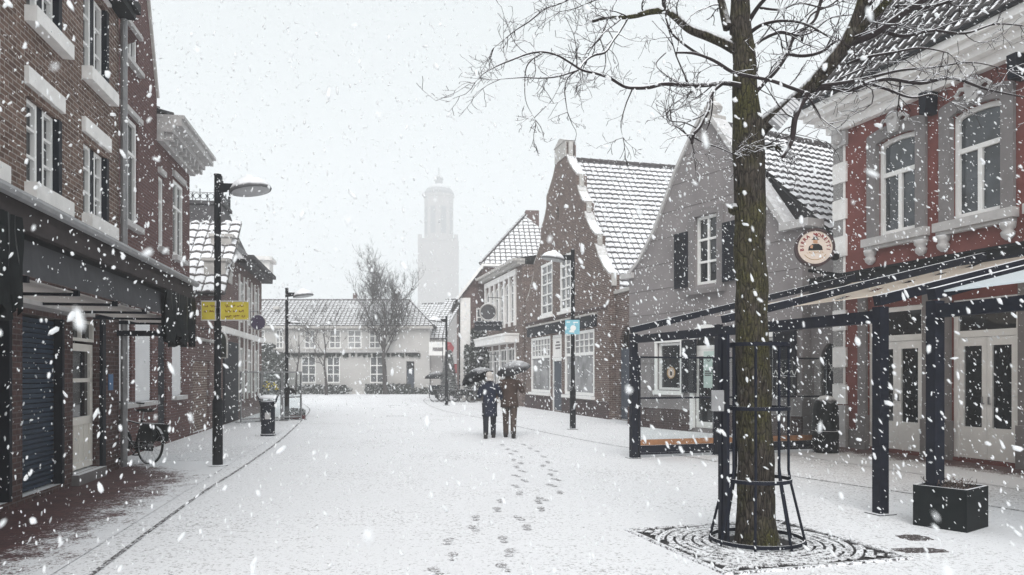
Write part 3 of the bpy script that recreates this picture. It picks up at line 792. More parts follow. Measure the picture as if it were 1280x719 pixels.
sbox('string_course', 'cream_trim', hE, 0, xr, -.10, -.002, 2.95, 3.15)
cg = MB(); cg.box(2.9, xr+.3, -.42, .3, ze+.003, ze+.16); cg.box(2.9, xr+.36, -.55, .3, ze+.163, ze+.30); cg.build('cornice', 'slate', hE)
pc = MB(); pc.box(xr-1.35, xr-.2, -.50, .4, ze+.305, ze+.75); pc.box(xr-1.5, xr-.05, -.62, .5, ze+.753, ze+.9); pc.build('parapet', 'cream_trim', hE)
# near slope of its roof, then the concave slate tower rising to a railed platform
tile_roof('roof', 'tiles_low', hE, [(-.25, 8, 4.15), (-.25, -.15, 4.15), (2.9, -.15, 7.0), (2.9, 8, 7.0)], col=.34, row=.44, wave=.045, lip=.045)
mbx = MB(); mbx.prism([(0, 4.2), (2.8, 4.2), (2.8, 6.75)], .02, .3); mbx.box(2.85, 5.5, .5, 7.5, 4.2, 6.0); mbx.build('upper_wall', 'brick_mid', hE)
lv = [(5.5, 1.5, xr+.1, -.45, 4.5), (5.9, 2.0, xr-1.2, -.1, 3.8), (6.4, 2.5, 6.0, .2, 3.0), (7.0, 2.8, 5.0, .4, 2.4), (7.6, 3.0, 4.5, .55, 2.0)]
tw = MB()
for (za, a0, a1, b0, b1), (zb, c0, c1, e0, e1) in zip(lv, lv[1:]):
    A_ = [(a0, b0, za), (a1, b0, za), (a1, b1, za), (a0, b1, za)]; B_ = [(c0, e0, zb), (c1, e0, zb), (c1, e1, zb), (c0, e1, zb)]
    for i in range(4): tw.face([A_[i], A_[(i+1) % 4], B_[(i+1) % 4], B_[i]])
tw.box(2.92, 4.58, .47, 2.08, 7.6, 7.72); tw.build('tower_roof', 'slate', hE)
cr = MB(); zz = 7.72; corners = [(3.0, .55), (4.5, .55), (4.5, 2.0), (3.0, 2.0)]
for i in range(4):
    a, b = Vector((*corners[i], 0)), Vector((*corners[(i+1) % 4], 0))
    for k in range(7):
        p = a.lerp(b, k/6); h = .42 if k % 2 else .3
        cr.tube([p+Vector((0, 0, zz)), p+Vector((0, 0, zz+h))], .016, 4)
        if k < 6: cr.ring(tuple(a.lerp(b, (k+.5)/6)+Vector((0, 0, zz+.17))), .10, .012, 8, 'x' if i % 2 else 'y', 4)
    cr.tube([a+Vector((0, 0, zz+.3)), b+Vector((0, 0, zz+.3))], .014, 4)
cr.build('cresting', 'dark_metal', hE)
for i in (0, 1):
    fn = MB(); x, y = corners[i if i == 0 else 1]; fn.tube([(x, y, zz), (x, y, zz+(.8 if i else .9))], .028, 5); fn.lathe([(.0, -.07), (.07, 0), (0, .07)], 8, (x, y, zz+.5))
    if i == 0: fn.beam((x, y, zz+.7), (x+.28, y, zz+.74), .02, .08)
    fn.build('finial', 'dark_metal', hE)
for k, (zz_, xx, yy) in enumerate(((5.15, .75, .25), (6.15, 2.05, .3))):
    dm = MB(); dm.box(xx-.35, xx+.9, yy-.3, yy+.35, zz_-.5, zz_+.1); dm.prism([(yy-.38, 0), (yy+.43, 0), (yy, 0)], 0, 0) if False else None
    dm.box(xx-.42, xx+.9, yy-.37, yy+.42, zz_+.103, zz_+.2); dm.build('dormer', 'stone', hE)
# round sign on a bracket, on its wall
rs = empty('round_sign', 'small round dark violet bracket sign on the turreted house', 'sign', fe.w(fe.q(303)[0], -.55, fe.q(303, 403)[1]), 0)
MB().lathe([(.0, -.02), (.27, -.02), (.27, .02), (0, .02)], 20, M4=Matrix.Rotation(R(90), 4, 'X')).build('disc', m_plain('violet_sign', (.07, .05, .10), .6, .2), rs)
MB().ring((0, 0, 0), .275, .022, 20, 'y').build('rim', 'stone', rs)
MB().tube([(0, .02, .28), (0, .02, .42), (-.5, .3, .42)], .015, 5).build('bracket', 'dark_metal', rs)
# ================================================================ RIGHT ROW
GR = 'houses along the right of the street'
# ---- red house
fr_ = Fac(12.91, -.325, 'R', 1045)
hR = fr_.thing('red_house', 'red stucco house with pale quoins, grey window surrounds and white double doors', 'house', GR)
XR = 13.2; zc = 7.22
wins = [(fr_.q(1097)[0], fr_.q(1147)[0]), (fr_.q(1190)[0], fr_.q(1254)[0])]
pt = wins[1][0]-wins[0][0]
wins += [(wins[1][0]+pt*k, wins[1][1]+pt*k) for k in (1, 2, 3, 4)]
zw0, zw1 = 4.50, 6.50
drs = [(fr_.q(1085)[0], fr_.q(1155)[0]), (fr_.q(1190)[0], fr_.q(1275)[0])]
pd = drs[1][0]-drs[0][0]
drs += [(drs[1][0]+pd*k, drs[1][1]+pd*k) for k in (1, 2, 3)]
zd0, zd1 = .08, 3.0
holes = [arch(a, b, zw0, zw1, .10) for a, b in wins]+[rect(a, b, zd0, zd1) for a, b in drs]
wall('wall', 'red_paint', hR, rect(0, XR, 0, zc), holes, 9, .2)
for a, b in wins:
    wn = window(hR, a+.01, b-.01, zw0+.01, zw1-.01, .12, .085, 2, (.63,), .045, 'white', 'glass_sky', 'window', .095, rowcols=[2, 1])
    s_ = MB(); o = arch(a-.24, b+.24, zw0-.02, zw1+.24, .12, 10); i_ = arch(a+.002, b-.002, zw0, zw1, .10, 10); n = len(o)
    for k in range(1, n):
        p, q, r_, t_ = o[k], o[(k+1) % n], i_[(k+1) % n], i_[k]
        s_.face([(p[0], -.07, p[1]), (q[0], -.07, q[1]), (r_[0], -.07, r_[1]), (t_[0], -.07, t_[1])])
        s_.face([(p[0], -.07, p[1]), (q[0], -.07, q[1]), (q[0], .01, q[1]), (p[0], .01, p[1])])
        s_.face([(t_[0], -.07, t_[1]), (r_[0], -.07, r_[1]), (r_[0], .05, r_[1]), (t_[0], .05, t_[1])])
    sur = s_.build('window_surround', 'grey_surround', hR, recalc=False)
    sl = MB(); sl.box(a-.30, b+.30, -.17, .1, zw0-.19, zw0-.022); sl.box(a-.26, b+.26, -.12, .02, zw0-.26, zw0-.192); sl.build('sill', 'grey_trim', hR)
    for x in (a-.14, b+.14):
        c = MB(); c.lathe([(.04, 0), (.10, .06), (.12, .13), (.085, .17), (.125, .22), (.135, .30)], 10, (x, -.06, zw0-.565)); c.build('corbel', 'grey_trim', hR, smooth=True)
    k = MB(); m_ = (a+b)/2
    k.prism([(m_-.10, zw1+.04), (m_+.10, zw1+.04), (m_+.16, zw1+.40), (m_-.16, zw1+.40)], -.14, -.05)
    for sx in (-1, 1):
        k.tube([(m_+sx*.12, -.11, zw1+.30), (m_+sx*.26, -.10, zw1+.34), (m_+sx*.36, -.09, zw1+.25), (m_+sx*.30, -.09, zw1+.19)], .04, 6)
    k.lathe([(.02, 0), (.09, .03), (.10, .10), (.04, .16)], 8, (m_, -.13, zw1+.30)); k.build('keystone', 'grey_trim', hR)
# quoins
z = .95; i = 0
while z < zc-.55:
    h = .46 if i % 2 == 0 else .36
    sbox('quoin', 'cream_trim' if i % 2 == 0 else 'quoin_grey', hR, -.05, .36 if i % 2 == 0 else .25, -.055 if i % 2 == 0 else -.035, .3, z+.01, z+h-.01)
    if i % 2: sbox('quoin_margin', 'cream_trim', hR, -.045, .30, -.025, .29, z-.005, z+h+.005)
    z += h; i += 1
pl = MB(); pl.box(-.07, .40, -.10, .4, 0, .93); pl.build('corner_plinth', 'grey_trim', hR)
cp = MB(); cp.box(-.06, .38, -.08, .3, z, zc-.22); cp.lathe([(.06, 0), (.11, .08), (.09, .2), (.13, .3)], 8, (.16, -.10, z+.05)); cp.build('capital', 'grey_trim', hR)
# cornice with brackets
co = MB(); co.box(-.14, XR, -.16, .3, zc-.20, zc-.003); co.box(-.3, XR, -.34, .3, zc, zc+.13); co.box(-.46, XR, -.52, .3, zc+.133, zc+.25); co.prism([(0, 0), (0, 0), (0, 0)], 0, 0) if False else None
co.box(-.58, XR, -.62, .3, zc+.253, zc+.40); co.build('cornice', 'cream_trim', hR)
sbox('eaves_gutter', 'dark_metal', hR, -.62, XR, -.70, -.56, zc+.403, zc+.455)
for a, b in wins:
    for x in ((a+b)/2+pt/2,):
        b_ = MB(); b_.prism([(x-.07, zc-.62), (x+.07, zc-.62), (x+.09, zc-.21), (x-.09, zc-.21)], -.30, -.005); b_.build('bracket', 'navy', hR)
tile_roof('roof', 'tiles_red', hR, [(-.55, -.58, zc+.45), (XR, -.58, zc+.45), (XR, 1.75, zc+3.9), (1.6, 1.75, zc+3.9)], col=.24, row=.30, wave=.05, lip=.05)
tile_roof('roof', 'tiles_red', hR, [(-.55, 6, zc+.45), (-.55, -.58, zc+.45), (1.6, 1.75, zc+3.9), (1.6, 6, zc+3.9)], col=.24, row=.30, wave=.05, lip=.05)
ridge(hR, (-.5, -.55, zc+.5), (1.6, 1.75, zc+3.95))
# doors between grey pilasters
for n_, (a, b) in enumerate(drs):
    fm = MB(); fm.box(a+.005, a+.10, .04, .14, zd0+.005, zd1-.005); fm.box(b-.10, b-.005, .04, .14, zd0+.005, zd1-.005); fm.box(a+.10, b-.10, .04, .14, zd1-.10, zd1-.005); fm.box(a+.10, b-.10, .04, .14, 2.30, 2.42); fm.build('door_frame', 'white', hR)
    m_ = (a+b)/2
    for x0, x1 in ((a+.103, m_-.004), (m_+.004, b-.103)):
        d_ = MB(); d_.box(x0, x1, .06, .12, zd0+.01, .66); d_.box(x0, x1, .06, .12, 2.14, 2.295); d_.box(x0, x0+.10, .06, .12, .66, 2.14); d_.box(x1-.10, x1, .06, .12, .66, 2.14)
        for zb in (1.18, ): d_.box(x0+.10, x1-.10, .10, .115, zb, zb+.02)
        lf = d_.build('door', 'white', hR)
        sbox('pane', 'glass', lf, x0+.09, x1-.09, .095, .105, .65, 2.15)
        hx = x1-.06 if x0 < m_-.2 and x1 < m_ else x0+.06
        MB().beam((hx, .02, 1.08), (hx, .02, 1.22), .02, .02).box(hx-.012, hx+.012, .02, .06, 1.08, 1.1).build('handle', 'chrome', lf)
    t_ = MB(); t_.box(a+.10, b-.10, .085, .10, 2.42, zd1-.10); t_.build('transom_glass', 'glass', hR)
    for x0, x1 in ((a-.24, a-.004), (b+.004, b+.24)):
        p_ = MB(); p_.box(x0, x1, -.06, .02, 0, 3.3); p_.box(x0-.02, x1+.02, -.09, .02, 0, .75); p_.build('pilaster', 'grey_surround', hR)
for x0, x1 in zip([.42]+[b+.26 for a, b in drs], [a-.26 for a, b in drs]+[XR]):
    if x1-x0 > .03: sbox('plinth', 'grey_surround', hR, x0, x1, -.03, .01, 0, .42)
sbox('wall_fascia', 'dark_metal', hR, -.6, XR, -.24, -.09, 3.42, 3.78)
sbox('fascia_cover', 'dark_metal', hR, -.62, XR, -.28, -.08, 3.785, 3.83)
lo = MB(); lo.lathe([(.05, 0), (.09, .03), (.10, .14), (.05, .2), (.02, .24)], 10, (fr_.q(1063)[0]-.25, -.2, 4.15)); lo.build('wall_lantern', 'dark_metal', hR)

# ---- grey gabled house
fg = Fac(16.93, -.547, 'R', 785)
hG = fg.thing('grey_house', 'grey rendered house with a pointed gable, stone finial and dark shutters', 'house', GR)
xl = fg.q(786.5)[0]; xa_ = fg.q(886)[0]; za = 8.55; xk = fg.q(984)[0]; xend = fg.q(1043)[0]
zl = fg.q(787, 345)[1]; zk = 5.2
zl = 4.75
S2 = []
left = [(xl, 0), (xl, zl)]
for u, v in ((798, 331), (818, 292), (847, 212), (865, 172), (880, 142)):
    left.append(fg.q(u, v))
outl = [(xl, 0), (xk+.45, 0), (xk+.45, zk-.05), (xk, zk-.05), (xa_+.16, za), (xa_-.16, za)]+left[:1:-1]+[(xl, zl)]
gw = (fg.q(869)[0], fg.q(897)[0]); gz = (fg.q(870, 357)[1], fg.q(870, 272)[1])
lw = (fg.q(822)[0], fg.q(851)[0]); ld = (fg.q(868)[0], fg.q(897)[0]); rw = (fg.q(942)[0], fg.q(967)[0])
holes = [rect(gw[0], gw[1], *gz), rect(lw[0], lw[1], 1.15, 2.55), arch(ld[0], ld[1], .12, 2.75, .3), rect(rw[0], rw[1], 1.15, 2.55)]
wall('wall', 'grey_plaster', hG, outl, holes, .40, .2, body=(xl+.02, xk+.4, zk-.6, 8))
window(hG, gw[0]+.01, gw[1]-.01, gz[0]+.01, gz[1]-.01, .12, .075, 2, (.33, .66), .03, rowcols=[2, 2, 2])
sr = MB(); a, b = gw
sr.box(a-.24, a-.002, -.05, .02, gz[0]-.12, gz[1]+.2); sr.box(b+.002, b+.24, -.05, .02, gz[0]-.12, gz[1]+.2); sr.box(a-.002, b+.002, -.05, .02, gz[1]+.002, gz[1]+.2); sr.build('window_surround', 'grey_surround', hG)
sbox('sill', 'grey_surround', hG, a-.32, b+.32, -.16, .02, gz[0]-.26, gz[0]-.123)
def louvre(x0, x1, z0, z1, par, mat='navy', y=-.055):
    mb = MB(); mb.box(x0, x0+.06, y-.03, y+.02, z0, z1); mb.box(x1-.06, x1, y-.03, y+.02, z0, z1); mb.box(x0+.06, x1-.06, y-.03, y+.02, z0, z0+.08); mb.box(x0+.06, x1-.06, y-.03, y+.02, z1-.08, z1); mb.box(x0+.06, x1-.06, y-.0, y+.02, z0+.08, z1-.08)
    z = z0+.1
    while z < z1-.12: mb.box(x0+.065, x1-.065, y-.02, y, z, z+.03); z += .05
    return mb.build('shutter', mat, par)
louvre(a-.80, a-.25, gz[0]-.02, gz[1]-.35, hG); louvre(b+.25, b+.80, gz[0]-.02, gz[1]-.35, hG)
# render joints
jm = MB(); z = 1.2
while z < za-.4:
    xs = [p[0] for p in outl if abs(p[1]-z) < 9]
    def span(z):
        r_ = []
        for i in range(len(outl)):
            p, q = outl[i], outl[(i+1) % len(outl)]
            if (p[1]-z)*(q[1]-z) < 0: r_.append(p[0]+(q[0]-p[0])*(z-p[1])/(q[1]-p[1]))
        return min(r_), max(r_)
    s0, s1 = span(z)
    segs = [(s0, s1)]
    for h0, h1, y0, y1 in ((gw[0]-.82, gw[1]+.82, gz[0]-.3, gz[1]+.25), (lw[0]-.12, lw[1]+.12, 1.0, 2.75), (ld[0]-.12, ld[1]+.12, 0, 2.95), (rw[0]-.12, rw[1]+.12, 1.0, 2.75)):
        if y0 < z < y1:
            segs = [t for p, q in segs for t in (((p, min(q, h0)), (max(p, h1), q))) if t[1]-t[0] > .05]
    for p, q in segs: jm.box(p, q, -.006, .003, z-.008, z+.008)
    z += .74
jm.build('render_joints', 'grey_joint', hG)
window(hG, lw[0]+.01, lw[1]-.01, 1.16, 2.54, .1, .07, 1, (), .03)
fm = MB(); fm.box(lw[0]-.1, lw[0]-.002, -.04, .02, 1.05, 2.7); fm.box(lw[1]+.002, lw[1]+.1, -.04, .02, 1.05, 2.7); fm.box(lw[0]-.1, lw[1]+.1, -.05, .02, 2.552, 2.72); fm.box(lw[0]-.12, lw[1]+.12, -.10, .02, 1.02, 1.14); fm.build('window_casing', 'white', hG)
louvre(lw[1]+.12, lw[1]+.7, 1.1, 2.6, hG)
window(hG, rw[0]+.01, rw[1]-.01, 1.16, 2.54, .1, .07, 1, (), .03)
fm = MB(); fm.box(rw[0]-.1, rw[1]+.1, -.05, .02, 2.552, 2.72); fm.build('window_casing', 'white', hG)
louvre(rw[1]+.05, rw[1]+.75, 1.1, 2.72, hG)
fm = MB(); x0, x1 = ld
o = arch(x0-.14, x1+.14, .05, 3.0, .38, 8); i_ = arch(x0+.001, x1-.001, .12, 2.75, .3, 8); n = len(o)
for k in range(1, n):
    p, q, r_, t_ = o[k], o[(k+1) % n], i_[(k+1) % n], i_[k]
    fm.face([(p[0], -.05, p[1]), (q[0], -.05, q[1]), (r_[0], -.05, r_[1]), (t_[0], -.05, t_[1])]); fm.face([(t_[0], -.05, t_[1]), (r_[0], -.05, r_[1]), (r_[0], .03, r_[1]), (t_[0], .03, t_[1])]); fm.face([(p[0], -.05, p[1]), (q[0], -.05, q[1]), (q[0], .01, q[1]), (p[0], .01, p[1])])
fm.build('door_casing', 'white', hG, recalc=False)
d_ = MB(); d_.box(x0+.01, x0+.09, .06, .12, .13, 2.3); d_.box(x1-.09, x1-.01, .06, .12, .13, 2.3); d_.box(x0+.09, x1-.09, .06, .12, .13, .30); d_.box(x0+.09, x1-.09, .06, .12, 2.12, 2.3); d_.box(x0+.01, x1-.01, .05, .13, 2.303, 2.42)
dg = d_.build('door', 'white', hG); sbox('pane', 'glass', dg, x0+.08, x1-.08, .09, .10, .29, 2.13); sbox('handle', 'chrome', dg, x1-.07, x1-.04, .01, .07, 1.05, 1.2)
MB().prism(arch(x0+.02, x1-.02, 2.42, 2.74, .28), .08, .1).build('fanlight', 'glass', hG)
sbox('plinth', 'brick_plinth', hG, xl-.02, x0-.16, -.05, .01, 0, .62); sbox('plinth', 'brick_plinth', hG, x1+.16, xk+.46, -.05, .01, 0, .62)
# lower wing to the red house with arched door
xd0, xd1 = fg.q(1006)[0], fg.q(1038)[0]
wing = wall('side_wing', 'grey_plaster', hG, rect(xk+.455, xend+.1, 0, zk-.55), [arch(xd0+.2, xd1, .1, 2.35, .45)], 5, .2, y=.30)
ad = MB(); ad.prism(arch(xd0+.21, xd1-.01, .11, 2.34, .44), .40, .46)
for k in range(1, 4): ad.box(xd0+.21+(xd1-xd0-.22)*k/4-.01, xd0+.21+(xd1-xd0-.22)*k/4+.01, .385, .40, .15, 1.9)
add = ad.build('arched_door', 'navy', hG); sbox('handle', 'chrome', add, xd0+.30, xd0+.33, .34, .4, 1.0, 1.15)
dc = MB()   # small white star painted on the arched door
for k in range(6):
    t = R(60*k); m_ = ((xd0+.2+xd1)/2, .378, 1.75); dc.beam(m_, (m_[0]+.22*math.cos(t), .378, m_[2]+.22*math.sin(t)), .004, .02, up=Vector((0, 1, 0)))
dc.build('star_emblem', 'white', hG)
# coping, finial, kneeler
cg = MB(); top = [(xl, zl)]+left[2:]+[(xa_-.16, za)]
for p, q in zip(top, top[1:]): cg.beam((p[0], .16, p[1]+.05), (q[0], .16, q[1]+.05), .46, .10)
cg.beam((xa_+.16, .16, za+.05), (xk, .16, zk+.0), .52, .12); cg.box(xk-.12, xk+.75, -.16, .40, zk-.09, zk+.10); cg.box(xl-.3, xl+.25, -.12, .4, zl-.12, zl+.05)
cg.build('coping', 'grey_trim', hG)
fn = MB(); fn.box(xa_-.24, xa_+.24, -.08, .40, za, za+.14); fn.lathe([(.12, .14), (.10, .2), (.22, .30), (.26, .40), (.20, .50), (.09, .56), (.05, .66), (.03, .70)], 12, (xa_, .16, za)); fn.build('finial', 'stone', hG)
D_ = 8.0
tile_roof('roof', 'tiles_grey', hG, [(xk+1.6, .42, zk-.62-.25), (xk+1.6, D_, zk-.62-.25), (xa_, D_, za-.08), (xa_, .42, za-.08)], col=.23, row=.33, wave=.05, lip=.05)
tile_roof('roof', 'tiles_grey', hG, [(xl-.15, D_, zl-.05), (xl-.15, .42, zl-.05), (xa_, .42, za-.08), (xa_, D_, za-.08)], col=.23, row=.33)
ridge(hG, (xa_, .45, za), (xa_, D_, za))

# ---- arched gate wall between grey and weathered brick houses
fs = Fac(10.93, -.27, 'R', 653)
xs_r = fs.q(761)[0]
gwl = empty('gate_wall', 'brick link wall with tall slate blue arched gate', 'wall', fs.w(xs_r+.03, .25), fs.rz)
p0 = Vector((fs.w(xs_r+.03, .25))[:]); 
gl = 4.1; zt_l, zt_r = 4.62, 4.62
ga = (.30, 2.15)
wall('brickwork', 'brick_shop', gwl, rect(0, gl, 0, 4.5), [arch(ga[0], ga[1], .03, 3.35, .75)], .4, .15)
sbox('coping', 'stone', gwl, -.01, gl, -.08, .48, 4.503, 4.62)
gt_ = MB(); gt_.prism(arch(ga[0]+.01, ga[1]-.01, .04, 2.55, .01, 2), .10, .15)
k = 9
for i in range(k): gt_.box(ga[0]+.02+(ga[1]-ga[0]-.04)*i/k+.012, ga[0]+.02+(ga[1]-ga[0]-.04)*(i+1)/k-.012, .075, .10, .06, 2.52)
gt_.box(ga[0]+.02, ga[1]-.02, .05, .076, 1.7, 1.8); gt_.box(ga[0]+.02, ga[1]-.02, .05, .076, .35, .45)
gat = gt_.build('gate', 'slate_blue', gwl); sbox('latch', 'dark_metal', gat, (ga[0]+ga[1])/2-.04, (ga[0]+ga[1])/2+.04, .03, .074, 1.1, 1.3)
tp = MB()
for k in range(1, 8):
    x = ga[0]+(ga[1]-ga[0])*k/8; tp.tube([(x, .12, 2.56), (x, .12, 3.3-.75+.70*math.sin(math.acos(max(-1, min(1, (x-(ga[0]+ga[1])/2)/((ga[1]-ga[0])/2)))))) ], .015, 5)
tp.build('fan_grille', 'dark_metal', gwl)

# ---- weathered brick house with the scrolled gable
hS = fs.thing('gabled_shop', 'weathered brick shop house with scrolled stepped gable and snowy roof', 'house', GR)
ap = fs.q(701, 176); xc = ap[0]
RP = [(708, 177), (708, 195), (711.5, 205), (716.5, 213), (721.4, 219), (721.4, 233), (723.5, 241), (726.5, 248), (730.3, 253), (730.3, 266), (733.5, 277), (738, 286.5), (743.7, 294), (743.7, 306.5), (748, 321), (754, 334), (761, 343), (761, 357)]
rp = [fs.q(u, v) for u, v in RP]
lp = [(2*xc-x, z) for x, z in rp]
xL, xR = lp[-1][0], rp[-1][0]
outl = [(xL, 0), (xR, 0)]+rp[::-1]+lp
zbs = rp[-1][1]
wz = (4.28, 6.65)
ww = [(fs.q(676)[0], fs.q(690.5)[0]), (fs.q(700)[0], fs.q(713.5)[0])]
sw = [(fs.q(664)[0], fs.q(688)[0]), (fs.q(706)[0], fs.q(743)[0])]; sdr = (fs.q(690)[0], fs.q(702)[0])
zs0, zs1 = .78, 3.35
holes = [rect(a, b, *wz) for a, b in ww]+[rect(a, b, zs0, zs1) for a, b in sw]+[rect(sdr[0], sdr[1], .05, 3.35)]
ov = [(fs.q(697)[0]+.18*math.cos(2*math.pi*k/12), 8.55+.36*math.sin(2*math.pi*k/12)) for k in range(12)]
wall('wall', 'brick_shop', hS, outl, holes+[ov], .42, .16, back=False, body=(xL+.02, xR-.02, zbs-.45, 12))
for a, b in ww:
    window(hS, a+.01, b-.01, wz[0]+.01, wz[1]-.01, .06, .12, 2, (.2, .4, .6, .8), .03, matg='glass_lit'); sbox('sill', 'cream_trim', hS, a-.08, b+.08, -.12, .03, wz[0]-.12, wz[0]-.002)
MB().prism([(x*.97+.03*ov[0][0], z) for x, z in ov], .1, .12).build('oval_window', 'glass_lit', hS)
for a, b in sw:
    f_ = window(hS, a+.01, b-.01, zs0+.01, zs1-.01, .05, .12, 1, (.64,), .06, matg='glass_curtain', name='shop_window')
    gm = MB(); z0 = zs0+(zs1-zs0)*.64+.06
    for k in range(1, 6): gm.box(a+.13+(b-a-.26)*k/6-.02, a+.13+(b-a-.26)*k/6+.02, .01, .06, z0, zs1-.13)
    for k in (1, 2): gm.box(a+.13, b-.13, .012, .058, z0+(zs1-.13-z0)*k/3-.018, z0+(zs1-.13-z0)*k/3+.018)
    gm.build('glazing_grid', 'white', f_)
    sbox('sill', 'white', hS, a-.08, b+.08, -.14, .03, zs0-.12, zs0-.002)
d_ = MB(); d_.box(sdr[0]+.01, sdr[0]+.1, .03, .12, .06, 3.34); d_.box(sdr[1]-.1, sdr[1]-.01, .03, .12, .06, 3.34); d_.box(sdr[0]+.1, sdr[1]-.1, .03, .12, 2.2, 2.35); d_.box(sdr[0]+.1, sdr[1]-.1, .03, .12, 3.22, 3.34); d_.build('door_frame', 'white', hS)
ds = MB().box(sdr[0]+.105, sdr[1]-.105, .07, .11, .07, 2.19).box(sdr[0]+.2, sdr[1]-.2, .05, .07, 1.1, 2.05).build('door', 'slate_blue', hS); sbox('handle', 'chrome', ds, sdr[0]+.15, sdr[0]+.18, .02, .07, 1.05, 1.2)
ps = sbox('transom_board', 'cream_trim', hS, sdr[0]+.105, sdr[1]-.105, .06, .1, 2.36, 3.21)
mb = MB(); ctr = (sdr[0]+sdr[1])/2
for k, wd in enumerate((.22, .34, .30)): mb.box(ctr-wd, ctr+wd, .05, .059, 2.98-k*.13, 3.05-k*.13)
mb.build('board_lettering', 'grey_surround', ps)
sbox('sign_band', 'navy', hS, fs.q(661)[0], fs.q(746)[0], -.10, .0, 3.42, 3.86); sbox('sign_band_cover', 'stone', hS, fs.q(661)[0]-.05, fs.q(746)[0]+.05, -.17, .0, 3.863, 3.93)
sbox('string_course', 'brick_plinth', hS, xL+.1, xR-.1, -.06, .0, 4.02, 4.12)
sbox('plinth', 'brick_plinth', hS, xL-.01, sdr[0]-.1, -.04, .0, 0, .62); sbox('plinth', 'brick_plinth', hS, sdr[1]+.1, xR+.01, -.04, .0, 0, .62)
for ptl, s_ in ((rp, 1), (lp, -1)):
    cb = MB()
    for p, q in zip(ptl, ptl[1:]):
        n_ = Vector((q[0]-p[0], 0, q[1]-p[1])); L_ = n_.length; n_.normalize()
        vert = abs(n_.z) > .99
        cb.beam((p[0]+(.0 if not vert else -.06*s_), .17, p[1]+(.03 if not vert else 0)), (q[0]+(.0 if not vert else -.06*s_), .17, q[1]+(.03 if not vert else 0)), .34, .18 if vert else .08)
    cb.build('coping', 'stone', hS)
pk = MB(); pk.box(lp[0][0]+.0, rp[0][0]-.0, -.04, .36, rp[1][1]+.02, rp[0][1]+.06); pk.prism([(lp[0][0]-.05, rp[0][1]+.063), (rp[0][0]+.05, rp[0][1]+.063), (xc+.1, rp[0][1]+.30), (xc-.1, rp[0][1]+.30)], -.07, .40); pk.build('pinnacle', 'stone', hS)
zr = fs.q(709, 189)[1]-.15
tile_roof('roof', 'tiles_shop', hS, [(xR-.05, .45, zbs-.25), (xR-.05, 12, zbs-.25), (xc, 12, zr), (xc, .45, zr)], col=.26, row=.31, wave=.03, lip=.055)
tile_roof('roof', 'tiles_shop', hS, [(xL+.05, 12, zbs-.25), (xL+.05, .45, zbs-.25), (xc, .45, zr), (xc, 12, zr)], col=.30, row=.36, wave=.05, lip=.06)
ridge(hS, (xc, .5, zr+.05), (xc, 12, zr+.05), r=.13)

# ---- cream ornate house
ff = Fac(10.93, -.27, 'R', 605)
hF = ff.thing('ornate_house', 'cream fronted house with tall narrow upper windows and a white shop canopy', 'house', GR)
xr = ff.q(653)[0]; ze = 7.15
bw_ = .42; n = 6
hl = []
xs0 = .65; st = (xr-1.9)/n
for k in range(n): hl.append((xs0+k*st+.12, xs0+(k+1)*st-.12))
sh_ = [(xs0+k*(xr-1.9)/4+.1, xs0+(k+1)*(xr-1.9)/4-.1) for k in range(4)]
wall('wall', 'brick_shop', hF, rect(0, xr, 0, ze), [arch(a, b, 4.35, 6.5, .3) for a, b in hl]+[rect(a, b, .7, 3.0) for a, b in sh_], 9, .12)
for a, b in hl: window(hF, a+.01, b-.01, 4.36, 6.49, .05, .07, 1, (.72,), .03, 'cream_trim', 'glass_lit', 'window', .28)
for i, (a, b) in enumerate(sh_): window(hF, a+.01, b-.01, .71, 2.99, .05, .07, 2, (.72,), .03, 'cream_trim', 'glass_lit', 'shop_window')
for k in range(n+1): sbox('pilaster', 'cream_trim', hF, xs0+k*st-.11, xs0+k*st+.11, -.10, .0, 4.15, 6.75)
sbox('frieze', 'cream_trim', hF, .4, xr-1.0, -.09, .0, 6.753, 7.05)
cn_ = MB(); cn_.box(-.1, xr+.1, -.3, .1, ze, ze+.14); cn_.box(-.15, xr+.15, -.5, .1, ze+.143, ze+.28); cn_.build('cornice', 'stone', hF)
cn_ = MB(); cn_.prism([(.3, 3.25), (xr-.6, 3.25), (xr-.6, 3.62), (.3, 3.62)], -.75, -.002); cn_.box(.25, xr-.55, -.80, -.003, 3.623, 3.72); cn_.build('shop_canopy', 'cream_trim', hF)
for k in range(5): sbox('shopfront_post', 'cream_trim', hF, xs0+k*(xr-1.9)/4-.09, xs0+k*(xr-1.9)/4+.09, -.06, .0, 0, 3.24)
tile_roof('roof', 'tiles_low', hF, [(-.1, -.4, ze+.25), (xr+.1, -.4, ze+.25), (xr+.1, 4.5, ze+1.1), (-.1, 4.5, ze+1.1)], col=.30, row=.36, wave=.018, lip=.05)
ls = empty('wreath_sign', 'dark bracket sign with white ring and scrolled base on the cream fronted house', 'sign', ff.w(ff.q(632)[0]-.3, -.9, ff.q(632, 388)[1]-.1), 0)
MB().lathe([(0, -.03), (.42, -.03), (.42, .03), (0, .03)], 20, M4=Matrix.Rotation(R(90), 4, 'X')).build('disc', 'slate', ls)
MB().ring((0, -.03, 0), .45, .04, 24, 'y').build('ring', 'stone', ls)
b_ = MB(); b_.box(-.75, .75, -.04, .04, -1.0, -.5)
for k in range(6): b_.ring((-.6+k*.24, -.05, -.62), .12, .03, 10, 'y')
b_.build('scrolled_base', 'navy', ls); MB().beam((0, 0, .58), (.0, .0, .8), .03, .03).beam((0, 0, .8), (.9, .35, .8), .03, .03).build('bracket', 'dark_metal', ls)
wl = empty('wall_lantern', 'dark lantern on a bracket over the shop windows of the cream house', 'lantern', ff.w(ff.q(621)[0], -.95, ff.q(621, 452)[1]), ff.rz)
